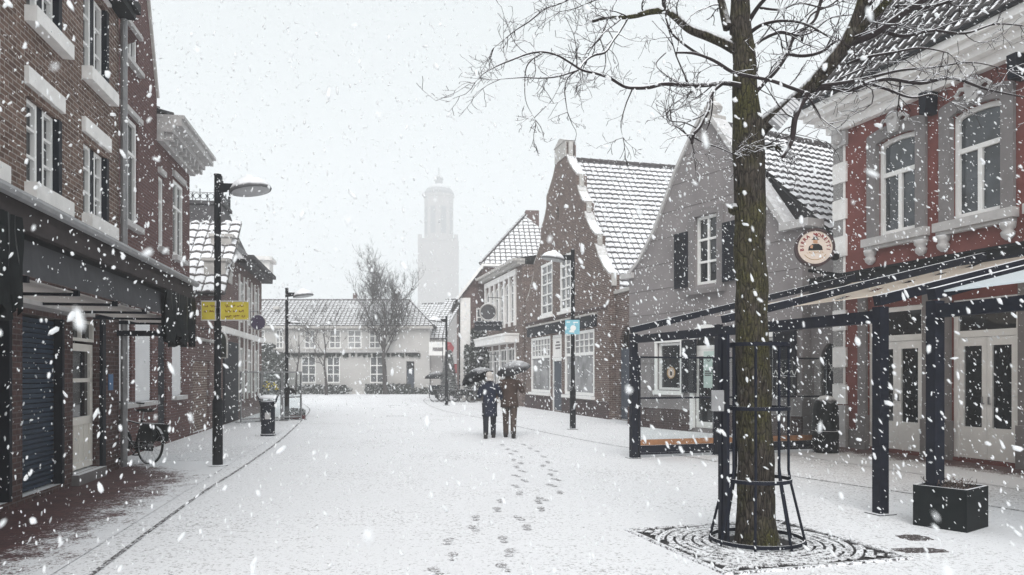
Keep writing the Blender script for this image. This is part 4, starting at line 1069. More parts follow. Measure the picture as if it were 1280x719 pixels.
MB().lathe([(.05, -.2), (.16, .1), (.20, .12), (.04, .28)], 6).build('lantern_body', 'dark_metal', wl); MB().tube([(0, 0, .28), (0, 0, .4), (0, .85, .4)], .02, 5).build('bracket', 'dark_metal', wl)

# ---- half hipped house standing forward of the ornate one
fh = Fac(10.93, -.27, 'R', 577)
hH = empty('hipped_house', 'brick house with pale corner pilaster and snowy half hipped roof', 'house', (-3.25, 47.0, 0), R(6), GR)
ol = [(.15, 0), (8.85, 0), (8.85, 6.4), (7.45, 8.2), (1.55, 8.2), (.15, 6.4)]
hw_ = [rect(1.05, 1.75, 4.0, 5.7), rect(1.05, 1.75, .9, 2.8)]
wall('wall', 'brick_mid', hH, ol, hw_, .4, .14, body=(.17, 8.83, 6.2, 9))
for q in hw_: window(hH, q[0][0]+.01, q[1][0]-.01, q[0][1]+.01, q[2][1]-.01, .08, .08, 2, (.66,), .035, 'cream_trim', 'glass_lit')
sbox('corner_pilaster', 'cream_trim', hH, .08, .70, -.09, .5, 0, 6.3)
ed = MB(); ed.beam((-.12, -.1, 6.22), (1.45, -.1, 8.28), .5, .15); ed.beam((1.35, -.12, 8.30), (7.65, -.12, 8.30), .5, .14); ed.build('verge_board', 'cream_trim', hH)
tile_roof('roof', 'tiles_far', hH, [(1.25, -.33, 8.32), (7.75, -.33, 8.32), (4.5, 3.4, 12.1)], col=.34, row=.38, wave=.04, lip=.045)
tile_roof('roof', 'tiles_far', hH, [(-.30, 9, 5.98), (-.30, -.2, 5.98), (1.30, -.2, 8.05), (4.5, 3.4, 12.1), (4.5, 9, 12.1)], col=.34, row=.38, wave=.02, lip=.05)
ridge(hH, (1.3, -.3, 8.38), (4.5, 3.4, 12.2)); ridge(hH, (4.5, 3.4, 12.15), (4.5, 9, 12.15))
sbox('chimney', 'brick_mid', hH, 4.6, 5.5, 3.9, 4.6, 11.2, 12.6)
sbox('downpipe', 'dark_metal', hH, .0, .07, -.14, -.07, 0, 6.2)

# ================================================================ FAR END OF THE SQUARE
GB = 'buildings closing the street'
hM = empty('long_house', 'long cream two storey house with a wide snowy tiled roof', 'house', (-22.5, 63.5, 0), 0, GB)
def lx(u): return (u-640)/F*63.5+22.5
def lz(v): return CZ-(v-HV)/F*63.5
xr = lx(537); ze = lz(411)
lowu = [(376, 395), (408, 425), (462, 480)]; upu = [(321, 331), (344, 354), (380, 394), (411, 426), (434, 452), (461, 476)]
holes = [rect(lx(a), lx(b), .9, 3.1) for a, b in lowu]+[rect(lx(a), lx(b), 3.75, 5.3) for a, b in upu]+[rect(lx(508), lx(518), .1, 2.7)]+[rect(lx(350), lx(360), .9, 3.0)]
wall('wall', 'far_wall', hM, rect(0, xr, 0, ze), holes, 9, .18)
for a, b in lowu+[(350, 360)]: window(hM, lx(a)+.01, lx(b)-.01, .91, 3.09 if a != 350 else 2.99, .1, .09, 2, (.33, .66), .045, matg='glass_lit')
for a, b in upu: window(hM, lx(a)+.01, lx(b)-.01, 3.76, 5.29, .1, .09, 2, (.33, .66), .04, matg='glass_curtain')
dM = MB().box(lx(508)+.05, lx(518)-.05, .08, .14, .12, 2.0).build('door', 'slate_blue', hM); sbox('fanlight', 'glass', hM, lx(508)+.05, lx(518)-.05, .08, .14, 2.1, 2.68)
sbox('handle', 'chrome', dM, lx(508)+.1, lx(508)+.14, .03, .08, 1.0, 1.2)
sbox('string_course', 'grey_trim', hM, lx(345), lx(523), -.14, .0, 3.42, 3.6)
bo = MB()
random.seed(5)
for k in range(150):
    x = random.uniform(lx(345), lx(523)); bo.box(x, x+random.uniform(.06, .22), -.16, -.0, 3.2+random.uniform(-.2, .12), 3.36)
bo.build('ivy', 'ivy', hM)
for a, b in upu: sbox('sill', 'stone', hM, lx(a)-.1, lx(b)+.1, -.1, .03, 3.62, 3.748)
cn_ = MB(); cn_.box(-.1, xr+.3, -.45, .1, ze, ze+.2); cn_.build('cornice', 'stone', hM)
zr = lz(375)+.38
tile_roof('roof', 'tiles_far', hM, [(-.2, -.4, ze+.2), (xr+.4, -.4, ze+.2), (xr-2.2, 4.3, zr), (-.2, 4.3, zr)], col=.36, row=.34, wave=.05, lip=.05)
tile_roof('roof', 'tiles_far', hM, [(xr+.4, -.4, ze+.2), (xr+.4, 9, ze+.2), (xr-2.2, 4.3, zr)], col=.36, row=.34)
ridge(hM, (-.2, 4.3, zr+.03), (xr-2.2, 4.3, zr+.03)); ridge(hM, (xr+.4, -.4, ze+.25), (xr-2.2, 4.3, zr+.03))
for u in (429, 484): sbox('chimney', 'brick_mid', hM, lx(u)-.15, lx(u)+.15, 4.6, 5.0, zr-.4, zr+.65)
sk = MB().box(lx(334), lx(341), 1.6, 2.4, ze+1.75, ze+2.0).build('roof_hatch', 'stone', hM)
sbox('wing', 'far_wall_dim', hM, xr+.02, xr+1.25, .6, 8, 0, 4.6)
tile_roof('roof', 'tiles_far', hM, [(xr, .4, 4.6), (xr+1.4, .4, 4.6), (xr+1.4, 4, 6.6), (xr, 4, 6.6)], col=.36, row=.34)
# row receding beyond the bend
def row_house(name, label, u0, u1, Y, zeave, rise, wallm, dep=9):
    x0, x1 = (u0-640)/F*Y, (u1-640)/F*Y
    h = empty(name, label, 'house', (x0, Y, 0), R(-14), GB); L = (x1-x0)
    nn = max(2, int(L/2.2)); holes = []
    for k in range(nn):
        for z0 in (.9, 3.7):
            if z0+1.6 < zeave-.2: holes.append(rect(L*(k+.25)/nn, L*(k+.75)/nn, z0, z0+1.6))
    wall('wall', wallm, h, rect(0, L, 0, zeave), holes, dep, .15)
    for q in holes: window(h, q[0][0]+.01, q[1][0]-.01, q[0][1]+.01, q[2][1]-.01, .1, .08, 2, (.6,), .04, matg='glass_lit')
    tile_roof('roof', 'tiles_far', h, [(-.2, -.3, zeave), (L+.2, -.3, zeave), (L+.2, dep/2, zeave+rise), (-.2, dep/2, zeave+rise)], col=.4, row=.4)
    tile_roof('roof', 'tiles_far', h, [(L+.2, dep+.3, zeave), (-.2, dep+.3, zeave), (-.2, dep/2, zeave+rise), (L+.2, dep/2, zeave+rise)], col=.4, row=.4)
    mb = MB(); mb.prism([(-.3, zeave), (dep+.3, zeave), (dep/2, zeave+rise-.05)], 0, .2); 
    for s_ in (0, L-.2):
        gm = MB(); gm.face([(s_, -.3, zeave), (s_, dep+.3, zeave), (s_, dep/2, zeave+rise-.05)]); gm.face([(s_+.2, -.3, zeave), (s_+.2, dep+.3, zeave), (s_+.2, dep/2, zeave+rise-.05)])
        gm.build('gable_wall', wallm, h)
    ridge(h, (-.2, dep/2, zeave+rise+.05), (L+.2, dep/2, zeave+rise+.05))
    return h
row_house('terraced_house', 'pale house with snowy roof just beyond the end of the long cream house', 541, 560, 74, 6.2, 3.0, 'far_wall_dim')
row_house('terraced_house', 'faded house furthest down the side street behind the red banner', 552, 583, 96, 7.0, 3.6, 'far_wall_dim')
row_house('terraced_house', 'grey house with a steep roof rising behind the hip of the long house', 512, 545, 84, 6.3, 3.4, 'far_wall_dim')
fl = empty('shop_flag', 'small red flag hanging out above the side street', 'flag', P(563, 434, 60))
MB().prism([(-.35, .45), (.05, .35), (.3, -.05), (.2, -.4), (.0, -.2), (-.32, -.3)], -.02, .02).build('cloth', 'red_cloth', fl); MB().tube([(-.6, 0, -1.2), (-.6, 0, 1.1)], .03, 5).build('staff', 'dark_metal', fl)
fl = empty('shop_banner', 'low red shop banner under the small red flag', 'banner', P(565, 461, 60.5))
MB().box(-.5, .5, -.02, .02, -.36, .36).build('cloth', 'red_cloth', fl); MB().tube([(-.55, 0, .38), (.55, 0, .38)], .03, 5).build('rail', 'dark_metal', fl)
ws = empty('shop_sign', 'small white board sign fixed to the grey house by the bend', 'sign', P(547, 436, 62.8))
MB().box(-.7, .7, -.05, .05, -.55, .55).build('board', 'white', ws); MB().box(-.4, .4, -.06, -.051, -.2, .1).build('emblem', 'grey_surround', ws)
# hedge at the foot of the long house
random.seed(11)
def leafmass(name, label, cat, boxes, n, sz, mat, kind=None, group=None):
    mb = MB()
    for (x0, x1, y0, y1, z0, z1), cnt in boxes:
        for _ in range(cnt):
            c = Vector((random.uniform(x0, x1), random.uniform(y0, y1), z0+(z1-z0)*random.random()**.8)); s_ = sz*random.uniform(.6, 1.4)
            a = Vector((random.gauss(0, 1), random.gauss(0, 1), random.gauss(0, 1))).normalized(); b = a.orthogonal().normalized(); c2 = a.cross(b)
            mb.face([c-b*s_, c-c2*s_*.6, c+b*s_, c+c2*s_*.6])
    o = mb.build(name, mat, None, recalc=False); return tag(o, label, cat, group, kind)
leafmass('hedge', 'low dark clipped hedge along the foot of the long cream house', 'hedge', [((-17.5, -13.6, 62.3, 63.2, 0, .75), 700), ((-12, -8.3, 62.2, 63.2, 0, .8), 900), ((-15, -13, 61.9, 62.6, 0, .5), 200), ((-8.2, -6.5, 62.4, 63.2, 0, .5), 250)], 0, .13, 'ivy')
leafmass('climbing_shrub', 'dark evergreen shrub climbing the wall behind the glass screen', 'shrub', [((-21.4, -18.3, 60.8, 62.8, 0, 3.4), 1800), ((-20.6, -19.2, 61, 62.6, 3.0, 4.1), 400)], 0, .15, 'ivy')
pz = fh.q(590)[0]; b0 = Vector((-2.35, 46.3, 0))
leafmass('wall_shrub', 'dark leafy shrub against the brick house behind the bicycles', 'shrub', [((b0.x-.5, b0.x+1.1, b0.y-.6, b0.y+.5, .3, 3.4), 1500), ((b0.x-.1, b0.x+.9, b0.y-.4, b0.y+.5, 3.2, 4.4), 450)], 0, .12, 'ivy')

# ---- church tower
tw = empty('church_tower', 'tall church tower with domed lantern fading into the falling snow', 'tower', ((548.5-640)/F*420, 420, 0), R(3)); tw.scale = (2.1, 2.1, 2.1)
b_ = MB(); b_.box(-4.75, 4.75, -4.75, 4.75, 0, 22)
for x in (-1, 1):
    for y in (-1, 1): b_.box(x*4.6-.5, x*4.6+.5, y*4.6-.5, y*4.6+.5, 0, 36.3)
b_.box(-4.5, 4.5, -4.5, 4.5, 22, 34.8); b_.box(-4.7, 4.7, -4.7, 4.7, 34.8, 35.4); b_.build('lower_stage', 'tower', tw)
u_ = MB(); u_.lathe([(3.75, 35.4), (3.75, 46.6), (4.05, 46.7), (4.05, 47.3)], 8); u_.build('belfry', 'tower', tw)
op = MB()
for k in range(8):
    a = R(22.5+45*k); c = Vector((3.5*math.cos(a), 3.5*math.sin(a), 0)); t = Vector((-math.sin(a), math.cos(a), 0)); n_ = Vector((math.cos(a), math.sin(a), 0))
    op.face([c+t*-.7+n_*.02+Vector((0, 0, 37)), c+t*.7+n_*.02+Vector((0, 0, 37)), c+t*.7+n_*.02+Vector((0, 0, 44)), c+t*-.7+n_*.02+Vector((0, 0, 44))])
op.build('louvre_opening', 'slate', tw)
d_ = MB(); d_.lathe([(4.0, 47.3), (3.9, 47.9), (3.3, 48.9), (2.2, 49.7), (1.2, 50.1), (.95, 50.3), (.95, 51.2), (1.25, 51.4), (1.1, 52.0), (.5, 52.6), (.15, 53.1), (.12, 54.6)], 12); d_.build('dome', 'slate', tw)

# ---- bare trees in front of the long house
def bare_tree(name, label, base, h, r0, spread, seed, upright=.5, nb=9, group='bare trees by the long house', dens=1.0, fork=None):
    rnd = random.Random(seed)
    root = empty(name, label, 'tree', base, 0, group)
    tr = MB(); tw_ = MB()
    top = h*.62
    path = [(Vector((0, 0, -.05)), r0)]
    p = Vector((0, 0, 0)); nseg = 7
    for k in range(1, nseg+1):
        p = p+Vector((rnd.uniform(-.1, .1), rnd.uniform(-.1, .1), h*.82/nseg)); path.append((p.copy(), r0*(1-.78*k/nseg)))
    sp = smooth_path(path, 3); tr.tube([a for a, r in sp], [r for a, r in sp], 7)
    def grow(p, d, L, r, lev):
        n = 5; q = p.copy(); pts = [(q.copy(), r)]
        for k in range(n):
            d = (d+Vector((rnd.uniform(-.22, .22), rnd.uniform(-.22, .22), upright*.22))).normalized(); q = q+d*L/n; pts.append((q.copy(), r*(1-.7*(k+1)/n)))
            if lev < 3 and rnd.random() < .74*dens:
                for _ in range(2 if lev else 2):
                    s_ = Vector((rnd.gauss(0, 1), rnd.gauss(0, 1), rnd.gauss(.35, .7))).normalized()
                    grow(q, (d*.6+s_*.8).normalized(), L*rnd.uniform(.38, .62), max(r*.5, .008), lev+1)
        tw_.tube([a for a, b in pts], [b for a, b in pts], 4 if lev else 5, cap=False)
    for k in range(nb):
        t = .38+.6*k/nb; z = t*h*.82; a = rnd.uniform(0, 6.28)
        i = min(len(sp)-1, int(t*len(sp))); b = sp[i][0]
        grow(b, Vector((math.cos(a)*spread, math.sin(a)*spread, .75+upright*.6)).normalized(), h*(.42-.2*(t-.38)), r0*.42*(1.15-t), 0)
    tr.build('trunk', 'branch_far', root, smooth=True); tw_.build('crown', 'branch_far', root, recalc=False)
    return root
bare_tree('bare_tree', 'dense bare tree tallest of those before the long house', Vector((*G(482, 493)[:2], 0)), 9.2, .22, .85, 4, .75, 16, dens=.97)
bare_tree('bare_tree', 'slim bare tree between lamp post and the dense tree', Vector((*G(408, 494)[:2], 0)), 6.6, .12, .9, 9, .35, 7, dens=.6)
bare_tree('bare_tree', 'faint young bare tree beside the tall shrub', Vector((*G(369, 493.5)[:2], 0)), 5.8, .10, .7, 15, .5, 6, dens=.5)
# ================================================================ STREET LAMPS
def lamp(name, label, u, v, vtop, side, group='saucer street lamps'):
    b = G(u, v); H = CZ+(HV-vtop)/F*b.y
    L = empty(name, label, 'street lamp', b, 0, group)
    pm = MB(); pm.lathe([(.10, 0), (.10, .02), (.088, .03), (.088, 1.15), (.06, 1.22), (.056, H-.02), (.065, H-.02), (.065, H), (.02, H+.02)], 12); pm.build('pole', 'dark_metal', L)
    MB().lathe([(.17, 0.006), (.17, .02), (.12, .03)], 12).build('base_plate', 'dark_metal', L)
    ht = MB(); ht.box(-.03, .03, -.092, -.087, .55, .95); ht.build('access_door', 'black_metal', L)
    am = MB(); z = H-.26
    am.prism([(side*.04, z-.06), (side*.62, z+.02), (side*.62, z+.08), (side*.04, z+.10)], -.03, .03); am.build('arm', 'dark_metal', L)
    hd = MB(); cx = side*.58
    Mx = Matrix.Rotation(R(-9*side), 4, 'Y')
    hd.lathe([(.345, -.045), (.36, -.02), (.34, .03), (.28, .11), (.19, .17), (.10, .20), (.055, .245), (.0, .25)], 24, (cx, 0, z), M4=Mx); h_ = hd.build('lamp_head', 'lamp_metal', L, smooth=True)
    MB().lathe([(.0, -.05), (.2, -.055), (.325, -.047), (.335, -.04)], 24, (cx, 0, z), M4=Mx).build('lens', 'lens', h_, smooth=True)
    return L
lamp('street_lamp', 'dark street lamp with yellow boards on its pole', 272, 583, 218, 1)
lamp('street_lamp', 'dark street lamp with a light blue board before the scrolled gable', 716, 537, 312, -1)
l3 = lamp('street_lamp', 'dark two armed street lamp beside the glass screens', 358.5, 525, 360, 1)
b3 = G(358.5, 525); z2 = CZ+(HV-404)/F*b3.y
MB().prism([(.04, z2-.03), (.24, z2), (.24, z2+.04), (.04, z2+.05)], -.02, .02).build('arm', 'dark_metal', l3)
MB().lathe([(.18, -.02), (.19, 0), (.13, .05), (.04, .08), (0, .09)], 16, (.30, 0, z2)).build('lamp_head', 'lamp_metal', l3, smooth=True)
l4 = lamp('street_lamp', 'distant street lamp behind the conical fir at the bend', 558, 507, 395, -1)
# boards on the poles
b1 = G(272, 583)
for (u0, u1, lab, lines, nm) in ((252.5, 269, 'smaller yellow board with dark red writing clamped to the lamp pole', ('Let', 'op!', ''), 'small'), (276.5, 311, 'wider yellow board with dark red writing clamped to the lamp pole', ('Winkels', 'zijn open', ''), 'wide')):
    c = P((u0+u1)/2, 388.5, b1.y-.12); wd = (u1-u0)/F*b1.y/2; hh = .155
    y = empty('yellow_board', lab, 'sign', c, 0, 'yellow boards on the lamp pole')
    bd = MB().box(-wd, wd, -.012, .012, -hh, hh).build('board', 'yellow', y)
    fm = MB(); fm.box(-wd-.012, wd+.012, -.018, .018, hh, hh+.02); fm.box(-wd-.012, wd+.012, -.018, .018, -hh-.02, -hh); fm.box(-wd-.012, -wd, -.018, .018, -hh, hh); fm.box(wd, wd+.012, -.018, .018, -hh, hh); fm.build('frame', 'grey_trim', y)
    ink = MB(); rnd = random.Random(int(u0))     # handwriting too small to read in the photograph: kept as pen strokes
    for r_ in range(3 if u0 > 270 else 2):
        zz = hh-.075-r_*.09; x = -wd*.75+rnd.uniform(0, .03)
        while x < wd*.72:
            n = rnd.randint(3, 6); pts = []
            for k in range(n*3): pts.append(Vector((x, -.016, zz+rnd.uniform(-.024, .026)))); x += .0075
            ink.tube(pts, .0042, 4); x += .030
    ink.build('handwriting', 'ink', y)
    sb = 1 if u0 < 270 else -1
    MB().box(sb*(wd+.012), sb*(wd+.08), -.01, .14, -.05, .05).build('clamp', 'grey_metal', y)
b2 = G(716, 537)
bb = empty('light_blue_board', 'light blue square board with a white figure on the lamp pole', 'sign', P(715.5, 409, b2.y-.09), 0)
MB().box(-.21, .21, -.015, .015, -.21, .21).build('board', 'cyan', bb)
wf = MB(); wf.lathe([(0, -.003), (.085, -.003), (.085, .003), (0, .003)], 18, (.02, -.019, -.03), M4=Matrix.Rotation(R(90), 4, 'X')); wf.prism([(-.10, -.15), (.06, -.16), (.04, -.10), (-.08, -.09)], -.02, -.0155); wf.build('white_figure', 'white', bb)
wf = MB(); wf.box(-.17, -.07, -.02, -.0155, .13, .16); wf.box(.02, .16, -.02, -.0155, .12, .15); wf.build('lettering', 'white', bb)
MB().box(-.07, .07, .015, .06, -.03, .03).build('clamp', 'grey_metal', bb)

# ================================================================ LITTER BIN, GLASS SCREENS, TREE BOX
b = G(335, 545)
lb = empty('litter_bin', 'dark cylindrical litter bin with a snow filled open top', 'litter bin', b, R(15))
MB().lathe([(.19, 0), (.19, .05), (.175, .06), (.18, .78), (.19, .80)], 18).build('body', 'blue_metal', lb, smooth=False)
hdm = MB()
for s in (-1, 1): hdm.prism([(s*.19, .80), (s*.17, .80), (s*.20, 1.0), (s*.27, 1.09), (s*.24, .98)], -.12, .12)
hdm.lathe([(.185, .80), (.17, .9), (.12, .93)], 14, cap=False); hdm.build('hood', 'blue_metal', lb)
MB().lathe([(.24, .985), (.25, 1.0), (.20, 1.05), (.1, 1.075), (0, 1.08)], 14).build('snow_heap', 'snow', lb, smooth=True)
MB().box(-.07, .07, -.19, -.176, .45, .62).build('emblem', 'grey_trim', lb)

s0, s1 = G(300, 529), G(377, 525)
dv = (s1-s0); Ls = dv.length; rz = math.atan2(dv.y, dv.x)
def glass_screen(i, n, label):
    wd = Ls/n; o = empty('glass_screen', label, 'glass screen', s0+dv*(i/n), rz, 'glass screens round the terrace')
    Hs = 1.72; fm = MB()
    for x in (.0, wd-.05): fm.box(x+.005, x+.045, -.03, .03, 0, Hs)
    fm.box(.045, wd-.045, -.028, .028, Hs-.05, Hs); fm.box(.045, wd-.045, -.028, .028, .10, .15); fm.build('frame', 'grey_metal', o)
    MB().box(.045, wd-.045, -.005, .005, .15, Hs-.05).build('pane', 'clear', o)
    for x in (.025, wd-.025): MB().box(x-.10, x+.10, -.2, .2, .006, .03).build('foot', 'grey_metal', o)
    return o
g0 = glass_screen(0, 3, 'clear framed glass screen nearest the brick wall')
g1 = glass_screen(1, 3, 'middle framed glass screen behind the litter bin')
g2 = glass_screen(2, 3, 'framed glass screen with a small dark emblem beside the two armed lamp')
em = MB(); wd = Ls/3
for k in range(14):
    a = 2*math.pi*k/14; em.box(wd*.5+.16*math.cos(a)-.02, wd*.5+.16*math.cos(a)+.02, -.011, -.006, 1.05+.16*math.sin(a)-.02, 1.05+.16*math.sin(a)+.02)
em.prism([(wd*.5-.17, .92), (wd*.5+.17, .92), (wd*.5+.12, 1.05), (wd*.5+.05, 1.12), (wd*.5-.10, 1.14), (wd*.5-.13, 1.0)], -.010, -.006)
em.box(wd*.5-.35, wd*.5+.35, -.0115, -.0105, .80, .84); em.build('emblem', 'black_ink', g2)
mb = MB(); random.seed(3); c = s0+dv*.5
wr = empty('wreath', 'round dark evergreen wreath with yellow bits on the middle glass screen', 'wreath', (c.x, c.y-.12, 1.02), rz)
for k in range(420):
    a = random.uniform(0, 6.28); r = .27+random.gauss(0, .055); p = Vector((r*math.cos(a), random.gauss(0, .03), r*math.sin(a)))
    d1 = Vector((random.gauss(0, 1), random.gauss(0, 1), random.gauss(0, 1))).normalized(); d2 = d1.orthogonal().normalized(); s_ = .035
    mb.face([p-d1*s_, p-d2*s_*.5, p+d1*s_, p+d2*s_*.5])
mb.build('leaves', 'ivy', wr, recalc=False)
mb = MB()
for k in range(26):
    a = random.uniform(.4, 2.6); r = .27+random.gauss(0, .05); p = Vector((r*math.cos(a), -.06, r*math.sin(a))); mb.box(p.x-.02, p.x+.02, p.y-.01, p.y+.01, p.z-.02, p.z+.02)
mb.build('blossom', 'yellow', wr)
b = G(372, 524)
fb_ = empty('flower_box', 'small red brown flower box with snowy plants beside the glass screens', 'flower box', b, R(8))
MB().box(-.26, .26, -.14, .14, 0, .16).build('trough', m_plain('red_brown_trough', (.15, .06, .06), .8), fb_)
mb = MB()
for k in range(260):
    p = Vector((random.uniform(-.28, .28), random.uniform(-.15, .15), .16+random.random()**1.5*.24)); d1 = Vector((random.gauss(0, 1), random.gauss(0, 1), random.gauss(0, 1))).normalized(); d2 = d1.orthogonal().normalized()
    mb.face([p-d1*.04, p-d2*.025, p+d1*.04, p+d2*.025])
mb.build('plants', 'ivy', fb_, recalc=False)

# ================================================================ BICYCLES
def bicycle(label, loc, rz, lean, steer=0, group='parked bicycles'):
    B = empty('bicycle', label, 'bicycle', loc, rz, group); B.rotation_euler = (lean, 0, rz)
    def wheel(x, ang=0):
        wm = MB(); Mr = Matrix.Rotation(ang, 4, 'Z')
        ring = lambda r, t, m_: [m_.tube([Vector((x, 0, .35))+Mr @ Vector((r*math.cos(2*math.pi*k/28), 0, r*math.sin(2*math.pi*k/28))) for k in range(28)], t, 6, closed=True)]
        ring(.335, .020, wm); ob = wm.build('wheel', 'rubber', B)
        rm = MB(); ring(.312, .010, rm); rm.build('rim', 'chrome', ob)
        sp = MB()
        for k in range(20):
            a = 2*math.pi*k/20; e = Mr @ Vector((.31*math.cos(a), 0, .31*math.sin(a))); h = Mr @ Vector((.02*math.cos(a+.9), .02*(1 if k % 2 else -1), .02*math.sin(a+.9)))
            sp.tube([Vector((x, 0, .35))+h, Vector((x, 0, .35))+e], .0025, 3)
        sp.tube([Vector((x, 0, .35))+Mr @ Vector((0, -.05, 0)), Vector((x, 0, .35))+Mr @ Vector((0, .05, 0))], .022, 6); sp.build('spokes', 'chrome', ob)
        md = MB(); pts = [Vector((x, 0, .35))+Mr @ Vector((.365*math.cos(a), 0, .365*math.sin(a))) for a in [R(-5+i*15) for i in range(13)]]
        for p, q in zip(pts, pts[1:]): md.beam(p, q, .05, .008, up=((p+q)/2-Vector((x, 0, .35))).normalized())
        md.build('mudguard', 'black_metal', B)
    wheel(0); wheel(1.06, steer)
    fm = MB(); bbk = Vector((.42, 0, .28)); seat = Vector((.26, 0, .80)); hd0, hd1 = Vector((.86, 0, .88)), Vector((.91, 0, .68))
    fm.tube([seat, bbk], .016, 6); fm.tube([bbk, hd1], .017, 6); fm.tube([seat-Vector((-.02, 0, .08)), hd0-Vector((0, 0, .08))], .015, 6); fm.tube([hd0, hd1], .018, 6)
    for s in (-1, 1):
        fm.tube([bbk+Vector((0, s*.03, 0)), Vector((0, s*.055, .35))], .009, 5); fm.tube([seat+Vector((0, s*.015, -.06)), Vector((0, s*.055, .35))], .008, 5)
        e = Matrix.Rotation(steer, 4, 'Z') @ Vector((0, s*.05, 0)); fm.tube([hd1+Vector((0, s*.03, 0)), Vector((1.06, 0, .35))+e], .010, 5)
    fm.build('frame', 'black_metal', B)
    fm = MB(); fm.tube([seat, seat+Vector((-.03, 0, .14))], .012, 6); fm.build('seat_post', 'chrome', B)
    sd_ = MB(); sd_.prism([(.10, .94), (.36, .945), (.38, .965), (.30, .99), (.12, 1.0), (.09, .97)], -.06, .06); sd_.prism([(.08, .95), (.2, .95), (.2, 1.0), (.08, 1.0)], -.10, .10); sd_.build('saddle', 'rubber', B)
    hb = MB(); top = hd0+Vector((-.03, 0, .20)); hb.tube([hd0, top], .012, 6); Ms = Matrix.Rotation(steer, 4, 'Z')
    hb.tube([top+Ms @ Vector(p) for p in ((-.22, -.30, .02), (-.05, -.28, .03), (.03, -.14, .02), (.03, .14, .02), (-.05, .28, .03), (-.22, .30, .02))], .011, 6); hb.build('handlebar', 'chrome', B)
    for s in (-1, 1): MB().tube([top+Ms @ Vector((-.10, s*.29, .028)), top+Ms @ Vector((-.24, s*.302, .02))], .018, 6).build('grip', 'rubber', B)
    cr = MB(); cr.ring(tuple(bbk), .085, .010, 14, 'y'); cr.tube([bbk+Vector((0, -.07, 0)), bbk+Vector((.12, -.07, -.12))], .01, 4); cr.tube([bbk+Vector((0, .07, 0)), bbk+Vector((-.12, .07, .12))], .01, 4); cr.box(.49, .59, -.16, -.08, .135, .16); cr.box(.25, .35, .08, .16, .385, .41)
    cr.build('crankset', 'dark_metal', B)
    cc = MB(); cc.box(.0, .5, -.065, -.05, .24, .40); cc.build('chain_guard', 'black_metal', B)
    ck = MB(); 
    for y in (-.06, 0, .06): ck.tube([(-.28, y, .74), (.22, y, .74)], .007, 4)
    for x in (-.27, -.1, .1): ck.tube([(x, -.06, .74), (x, .06, .74)], .007, 4)
    for s in (-1, 1): ck.tube([(-.15, s*.06, .74), (0, s*.055, .36)], .007, 4)
    ck.build('carrier', 'black_metal', B)
    pn = MB()
    for s in (-1, 1): pn.box(-.26, .08, s*.09, s*.17, .42, .73)
    pn.build('pannier', 'tarp', B)
    return B
bicycle('black city bicycle leaning on the wall behind the downpipe', Vector((-6.50, 13.75, 0)), R(90+62), R(4), R(25))
bk = bicycle('dark bicycle side on beside the conical fir at the bend', Vector((G(552, 503).x-.4, G(552, 503).y+.3, 0)), R(8), R(-4))
for (u, v, rz, lab) in ((577, 502.5, 5, 'snowy bicycle second along the rail, before the leafy wall shrub'), (588, 503, 188, 'snowy bicycle with its saddle towards the black umbrella'), (600, 503.5, 15, 'snowy bicycle partly hidden by the black umbrella')):
    c = copy_tree(bk); p = G(u, v); c.location = (p.x-.5, p.y+.2, 0); c.rotation_euler = (R(3), 0, R(rz)); c['label'] = lab
ft = G(561, 501.5)
fir = empty('fir_tree', 'slim conical dark fir tree dusted with snow by the distant lamp', 'tree', (ft.x, ft.y, 0))
random.seed(21); mb = MB()
for k in range(5200):
    t = random.random(); z = .35+t*2.75; r = (1-t)**.85*.62*(.35+.65*random.random()**.5); a = random.uniform(0, 6.28)
    p = Vector((r*math.cos(a), r*math.sin(a), z)); o = Vector((math.cos(a), math.sin(a), -.35)).normalized(); s_ = Vector((-math.sin(a), math.cos(a), 0)); L_ = random.uniform(.12, .24)
    mb.face([p-s_*.04, p+o*L_-s_*.012, p+o*L_+s_*.012, p+s_*.04])
mb.build('crown', 'fir', fir, recalc=False); MB().tube([(0, 0, 0), (0, 0, 3.0)], [.06, .01], 7).build('trunk', 'branch_far', fir)
ct = G(549.5, 502)
cp_ = empty('cart_canopy', 'small dark canopied cart behind the first bicycle at the bend', 'cart', (ct.x-.2, ct.y+1.2, 0), R(10))
MB().box(-.55, .55, -.4, .4, .45, .95).build('body', 'navy', cp_)
k = MB(); k.lathe([(.85, 1.35), (.75, 1.5), (.5, 1.68), (.2, 1.78), (0, 1.8)], 12, sy=.8); k.build('canopy', 'umbrella', cp_, smooth=True)
for x in (-.5, .5): MB().tube([(x, 0, .9), (x, 0, 1.45)], .02, 5).build('post', 'dark_metal', cp_)
for y in (-.42, .42): MB().ring((.2, y, .3), .28, .03, 18, 'y').build('wheel', 'rubber', cp_)

